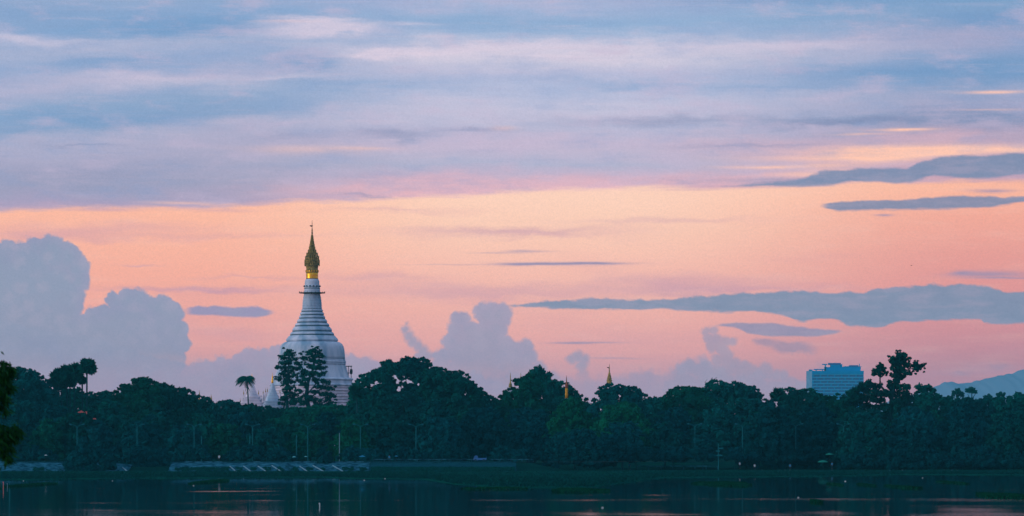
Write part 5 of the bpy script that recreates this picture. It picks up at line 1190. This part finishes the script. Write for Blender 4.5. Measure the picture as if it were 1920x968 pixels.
for x, yt, lab in [(556, 815, 'short pale post left of the lamp below the feathery trees'), (636.5, 812, 'short pale post left of the lamp at the pagoda right edge'), (378, 817, 'short pale post right of the lamp left of the coconut palm'), (468.5, 817, 'short pale post touching the lamp below the coconut palm')]:
    D = 883.0; t = root('post', (WX(x, D), D, 2.2), lab, 'post', 'short pale posts along the road'); h_ = WZ(yt, D) - 2.2
    MB().lathe([(.11, 0), (.09, h_ - .1), (.03, h_)], 8).build('shaft', M_lamp if x != 636.5 else M_concrete, t); MB().box((0, 0, h_ * .92), (.3, .1, .18)).build('bracket', M_lamp, t)
# direction signpost
D = 886.0; gz = land_z(1347, D); t = root('signpost', (WX(1347, D), D, gz), 'pale signpost with three small boards beside the small rounded tree', 'signpost')
MB().tube([(0, 0, 0), (0, 0, WZ(832, D) - gz)], .09, 8).build('pole', M_lamp, t)
for x, y, w_ in ((4.5, 841, 1.1), (-1, 846, .9), (2, 854, 1.35)):
    MB().box((x / F * D, -.12, WZ(y, D) - gz), (w_, .06, .34)).build('board', M_lamp, t)
# low rail of the road
for xa, xb, lab in [(700, 905, 'low roadside rail above the dim right part of the embankment'), (1240, 1345, 'low roadside rail left of the signpost'), (915, 1000, 'low roadside rail right of the small blue truck'), (1195, 1238, 'low roadside rail below the lamp right of the gilded finial')]:
    D = 867.2 if xa < 1000 else 893.; cx = WX((xa + xb) / 2, D); gz = max(.6, land_z((xa + xb) / 2, D)); t = root('guard_rail', (cx, D, gz), lab, 'rail', 'low roadside rails'); w_ = (xb - xa) / F * D
    MB().box((0, 0, .62), (w_, .07, .16)).build('rail', M_stone, t)
    n = int(w_ / 2.4)
    for k in range(n + 1): MB().box((-w_ / 2 + w_ * k / n, .06, .27), (.12, .05, .74)).build('upright', M_stone, t)

# parasols
def parasol(px_, D, hgt, rad, mat, label, gz=None):
    gz = 2.26 if gz is None else gz; t = root('parasol', (WX(px_, D), D, gz), label, 'parasol', 'parasols by the shore')
    MB().tube([(0, 0, 0), (0, 0, hgt)], .025, 6).build('pole', M_darkmetal, t)
    MB().lathe([(rad, hgt - rad * .42), (rad * .97, hgt - rad * .36), (rad * .6, hgt - rad * .14), (.04, hgt), (.02, hgt + .08)], 10).build('canopy', mat, t)
M_pblue = material('parasol_blue', (.02, .20, .36), (.03, .25, .42), scale=2)
M_pteal = material('parasol_teal', (.10, .42, .48), (.12, .48, .52), scale=2)
parasol(679, 867.8, 1.45, .75, M_pblue, 'blue parasol behind the wall near the lamp at the pagoda right edge')
parasol(551.5, 867.6, 1.25, .45, M_pteal, 'small bright parasol above the wall, left one of a pair'); parasol(573.5, 867.6, 1.3, .36, M_pteal, 'small bright parasol above the wall, right one of a pair')
parasol(86, 867.6, 1.6, .35, M_white, 'small white parasol behind the left stretch of embankment')
parasol(743, 867.6, 1.4, .40, M_pblue, 'small blue parasol right of the larger blue parasol')
parasol(1543, 896, 2.1, 1.25, M_teal, 'lower and larger green umbrella under the waterside trees', .5); parasol(1555, 903, 3.3, .95, M_teal, 'upper green umbrella under the waterside trees', .9)

# people: one skinned figure each
def person(px_, D, gz, hgt, label, shirt, legs, pose=0, face=0.0):
    k = hgt / 1.7; s_ = 1 if pose % 2 == 0 else -1
    J = [((0, 0, .93), .15), ((0, 0, 1.12), .145), ((0, 0, 1.34), .165), ((0, 0, 1.47), .06), ((0, -.02, 1.62), .105), ((0, -.01, 1.70), .07),
         ((.10, 0, .88), .10), ((.12 + .03 * pose, .05 * s_, .48), .065), ((.13 + .04 * pose, .02, .07), .045), ((.13 + .04 * pose, -.14, .03), .04),
         ((-.10, 0, .88), .10), ((-.12 - .02 * pose, -.06 * s_, .48), .065), ((-.13, .04, .07), .045), ((-.13, -.12, .03), .04),
         ((.19, 0, 1.38), .06), ((.27, .03, 1.12), .045), ((.25, -.12 * pose, .90), .035), ((.25, -.14 * pose, .82), .03),
         ((-.19, 0, 1.38), .06), ((-.27, .03, 1.12), .045), ((-.26, -.05, .88), .035), ((-.26, -.06, .80), .03)]
    E = [(0, 1), (1, 2), (2, 3), (3, 4), (4, 5), (0, 6), (6, 7), (7, 8), (8, 9), (0, 10), (10, 11), (11, 12), (12, 13), (2, 14), (14, 15), (15, 16), (16, 17), (2, 18), (18, 19), (19, 20), (20, 21)]
    me = bpy.data.meshes.new('body'); me.from_pydata([tuple(c * k for c in p) for p, _ in J], E, [])
    for m_ in (M_skin, shirt, legs): me.materials.append(m_)
    t = root('person', (WX(px_, D), D, gz), label, 'person', 'people along the shore', face)
    o = link('body', me, None, t); md = o.modifiers.new('skin', 'SKIN'); md.use_smooth_shade = True
    for i, (_, r) in enumerate(J): me.skin_vertices[0].data[i].radius = (r * k, r * k * .8)
    me.skin_vertices[0].data[0].use_root = True
    o.modifiers.new('subd', 'SUBSURF').levels = 1
    dg = bpy.context.evaluated_depsgraph_get(); nm = bpy.data.meshes.new_from_object(o.evaluated_get(dg)); o.modifiers.clear(); o.data = nm
    if len(nm.materials) < 3:
        nm.materials.clear(); [nm.materials.append(m_) for m_ in (M_skin, shirt, legs)]
    for p in nm.polygons:
        z = p.center.z / k; ax = abs(p.center.x) / k
        p.material_index = 0 if z > 1.43 or z < .08 or (ax > .22 and z < 1.12) else (1 if z > .90 else 2)
    MB().lathe([(.02, 1.60 * k), (.112 * k, 1.61 * k), (.118 * k, 1.68 * k), (.07 * k, 1.76 * k), (.01, 1.775 * k)], 10, (0, .015)).build('hair', M_hair, t)
M_shirt = material('pale_shirt', (.45, .60, .66), scale=3); M_shirtb = material('blue_shirt', (.03, .22, .42), scale=3); M_trs = material('dark_trousers', (.02, .04, .06), scale=3)
person(411, 867.3, 2.26, 1.65, 'person in a white shirt standing on the embankment road left of the first drain rib', M_shirt, M_trs)
person(730, 867.4, 2.26, 1.55, 'person in a blue shirt beside the small blue parasol', M_shirtb, M_trs, 1)
person(1180, 890.5, .35, 1.6, 'person in a pale blue shirt standing at the marsh edge right of the gilded finial', M_shirtb, M_trs, 1, .4)
person(1481.5, 896.5, .2, 1.6, 'person in blue under the large round waterside tree', M_shirtb, M_trs, 0, -.3)
person(1415, 895, .2, 1.6, 'person in pale clothes at the water under the left side of the large round tree', M_shirt, M_trs, 1, .2)
person(1387, 899, .6, 1.65, 'person in pale clothes between the signpost and the large round tree', M_shirt, M_trs, 0, .8)
person(1560, 899, .55, 1.6, 'person in pale blue beside the green umbrellas', M_shirtb, M_trs, 1, -.5)

# small blue truck
def truck(px_, D):
    t = root('small_truck', (WX(px_, D), D, 2.28), 'small blue open-bed truck parked on the embankment road', 'truck')
    MB().add([(-1.4, -.6, .3), (-.5, -.6, .3), (-.5, -.6, 1.35), (-.75, -.6, 1.42), (-1.15, -.6, 1.38), (-1.4, -.6, .85), (-1.4, .6, .3), (-.5, .6, .3), (-.5, .6, 1.35), (-.75, .6, 1.42), (-1.15, .6, 1.38), (-1.4, .6, .85)],
             [(0, 1, 2, 3, 4, 5), (11, 10, 9, 8, 7, 6)] + [(i, i + 6, (i + 1) % 6 + 6, (i + 1) % 6) for i in range(6)]).build('cab', M_blue, t)
    bed = MB().box((.48, 0, .46), (1.9, 1.2, .1)).box((.48, -.58, .68), (1.9, .05, .36)).box((.48, .58, .68), (1.9, .05, .36)).box((1.40, 0, .82), (.06, 1.2, .62)).build('bed', M_blue, t)
    MB().box((-.9, -.612, 1.1), (.42, .02, .3)).build('window', M_glass, t)
    MB().add([(-1.415, -.5, .9), (-1.415, .5, .9), (-1.18, .5, 1.34), (-1.18, -.5, 1.34)], [(0, 1, 2, 3)]).build('windscreen', M_glass, t)
    for x in (-1.0, .85):
        for y in (-.56, .56):
            w_ = MB(); w_.lathe([(.12, -.09), (.28, -.09), (.3, -.05), (.3, .05), (.28, .09), (.12, .09)], 18); o = w_.build('wheel', M_tyre, t, loc=(x, y, .3)); o.rotation_euler = (math.pi / 2, 0, 0)
            h_ = MB().lathe([(.11, -.1), (.12, .1)], 12).build('hub', M_lamp, o)
    for y in (-.42, .42): MB().box((-1.42, y, .62), (.04, .18, .12)).build('headlight', M_white, t)
truck(900, 867.0)

# stakes, floats and birds on the lake
def stake(px_, yb, yt, label, mat):
    D = EYE * F / (yb - HZN); t = root('stake', (WX(px_, D), D, -.4), label, 'stake', 'stakes in the lake')
    MB().tube([(0, 0, 0), (.03, 0, WZ(yt, D) + .4)], [.05, .04], 6).build('pole', mat, t); MB().lathe([(.05, WZ(yt, D) + .38), (.075, WZ(yt, D) + .44), (.03, WZ(yt, D) + .52)], 8).build('cap', mat, t)
stake(6, 917, 905, 'faded red stake in the water at the far left', M_pink); stake(13.5, 914, 908, 'short pale stake beside the faded red one', M_concrete); stake(599, 950.5, 945.5, 'thin white stake in the water below the feathery trees', M_white)
def floater(px_, y, w_, label):
    D = EYE * F / (y - HZN); t = root('float', (WX(px_, D), D, 0), label, 'float', 'white fishing floats'); r = w_ / F * D * .38
    o = MB().tube([(-r, 0, .02), (-r * .8, 0, .05), (r * .5, 0, .05), (r * .8, 0, .04), (r * 1.05, 0, .04)], [r * .25, r * .45, r * .45, r * .2, r * .15], 10).build('bottle', M_white, t); o.rotation_euler = (0, 0, R.uniform(-.4, .4))
    MB().tube([(r * 1.05, 0, .04), (r * 1.25, 0, .04)], r * .18, 8).build('cap', M_teal, t)
for a in [(1130, 952.5, 5.5, 'largest bright white float on the open water below the gilded finial'), (722, 898, 3, 'white float at the marsh edge right of the pagoda'), (683, 901, 3.2, 'white float at the marsh edge below the blue parasol'), (363, 911, 3, 'white float below the first bushes of the long embankment'),
          (1077, 896, 2.6, 'tiny white float in the marsh below the golden spire'), (211, 902, 2.6, 'tiny white float off the short overgrown wall'), (1497, 933.5, 4, 'pale float on the open water below the hotel left side'), (44, 902, 2.2, 'tiny white float near the short pale stake'), (1585, 903, 4, 'pale float off the green umbrellas'), (1730, 896.5, 3, 'pale float off the arched waterside bush')]:
    floater(*a)
# one small bird high in the evening sky
Db = 600.0; t = root('bird', W(1709, 498, Db), 'tiny dark bird in the open sky above the long grey cloud at the right', 'bird')
MB().tube([(-.14, 0, 0), (-.05, 0, .01), (.06, 0, 0), (.13, 0, -.01)], [.012, .04, .035, .008], 8).build('body', M_hair, t)
for sg in (1, -1): MB().add([(-.03, 0, .01), (.05, 0, .01), (.02, sg * .12, .06), (-.05, sg * .26, .03), (-.03, sg * .12, .065)], [(0, 1, 2, 4), (4, 2, 3)]).build('wing', M_hair, t)

# ================================================================== evening air
hz = MB().add([(-2600, -170, -2.0), (2600, -170, -2.0), (3200, 10400, -2.0), (-3200, 10400, -2.0), (-2600, -170, 225), (2600, -170, 225), (3200, 10400, 225), (-3200, 10400, 225)],
              [(3, 2, 1, 0), (4, 5, 6, 7), (0, 1, 5, 4), (1, 2, 6, 5), (2, 3, 7, 6), (3, 0, 4, 7)])
mh = bpy.data.materials.new('evening_air'); mh.use_nodes = True; nt = mh.node_tree; nt.nodes.remove(nt.nodes['Principled BSDF'])
pv = nt.nodes.new('ShaderNodeVolumePrincipled'); pv.inputs['Color'].default_value = (0.12, 0.80, 1.0, 1); pv.inputs['Density'].default_value = 5.4e-5; pv.inputs['Anisotropy'].default_value = 0.0
nt.links.new(pv.outputs[0], nt.nodes['Material Output'].inputs['Volume'])
tag(hz.build('haze', mh), 'faint blue evening air over the lake and trees', kind='stuff')
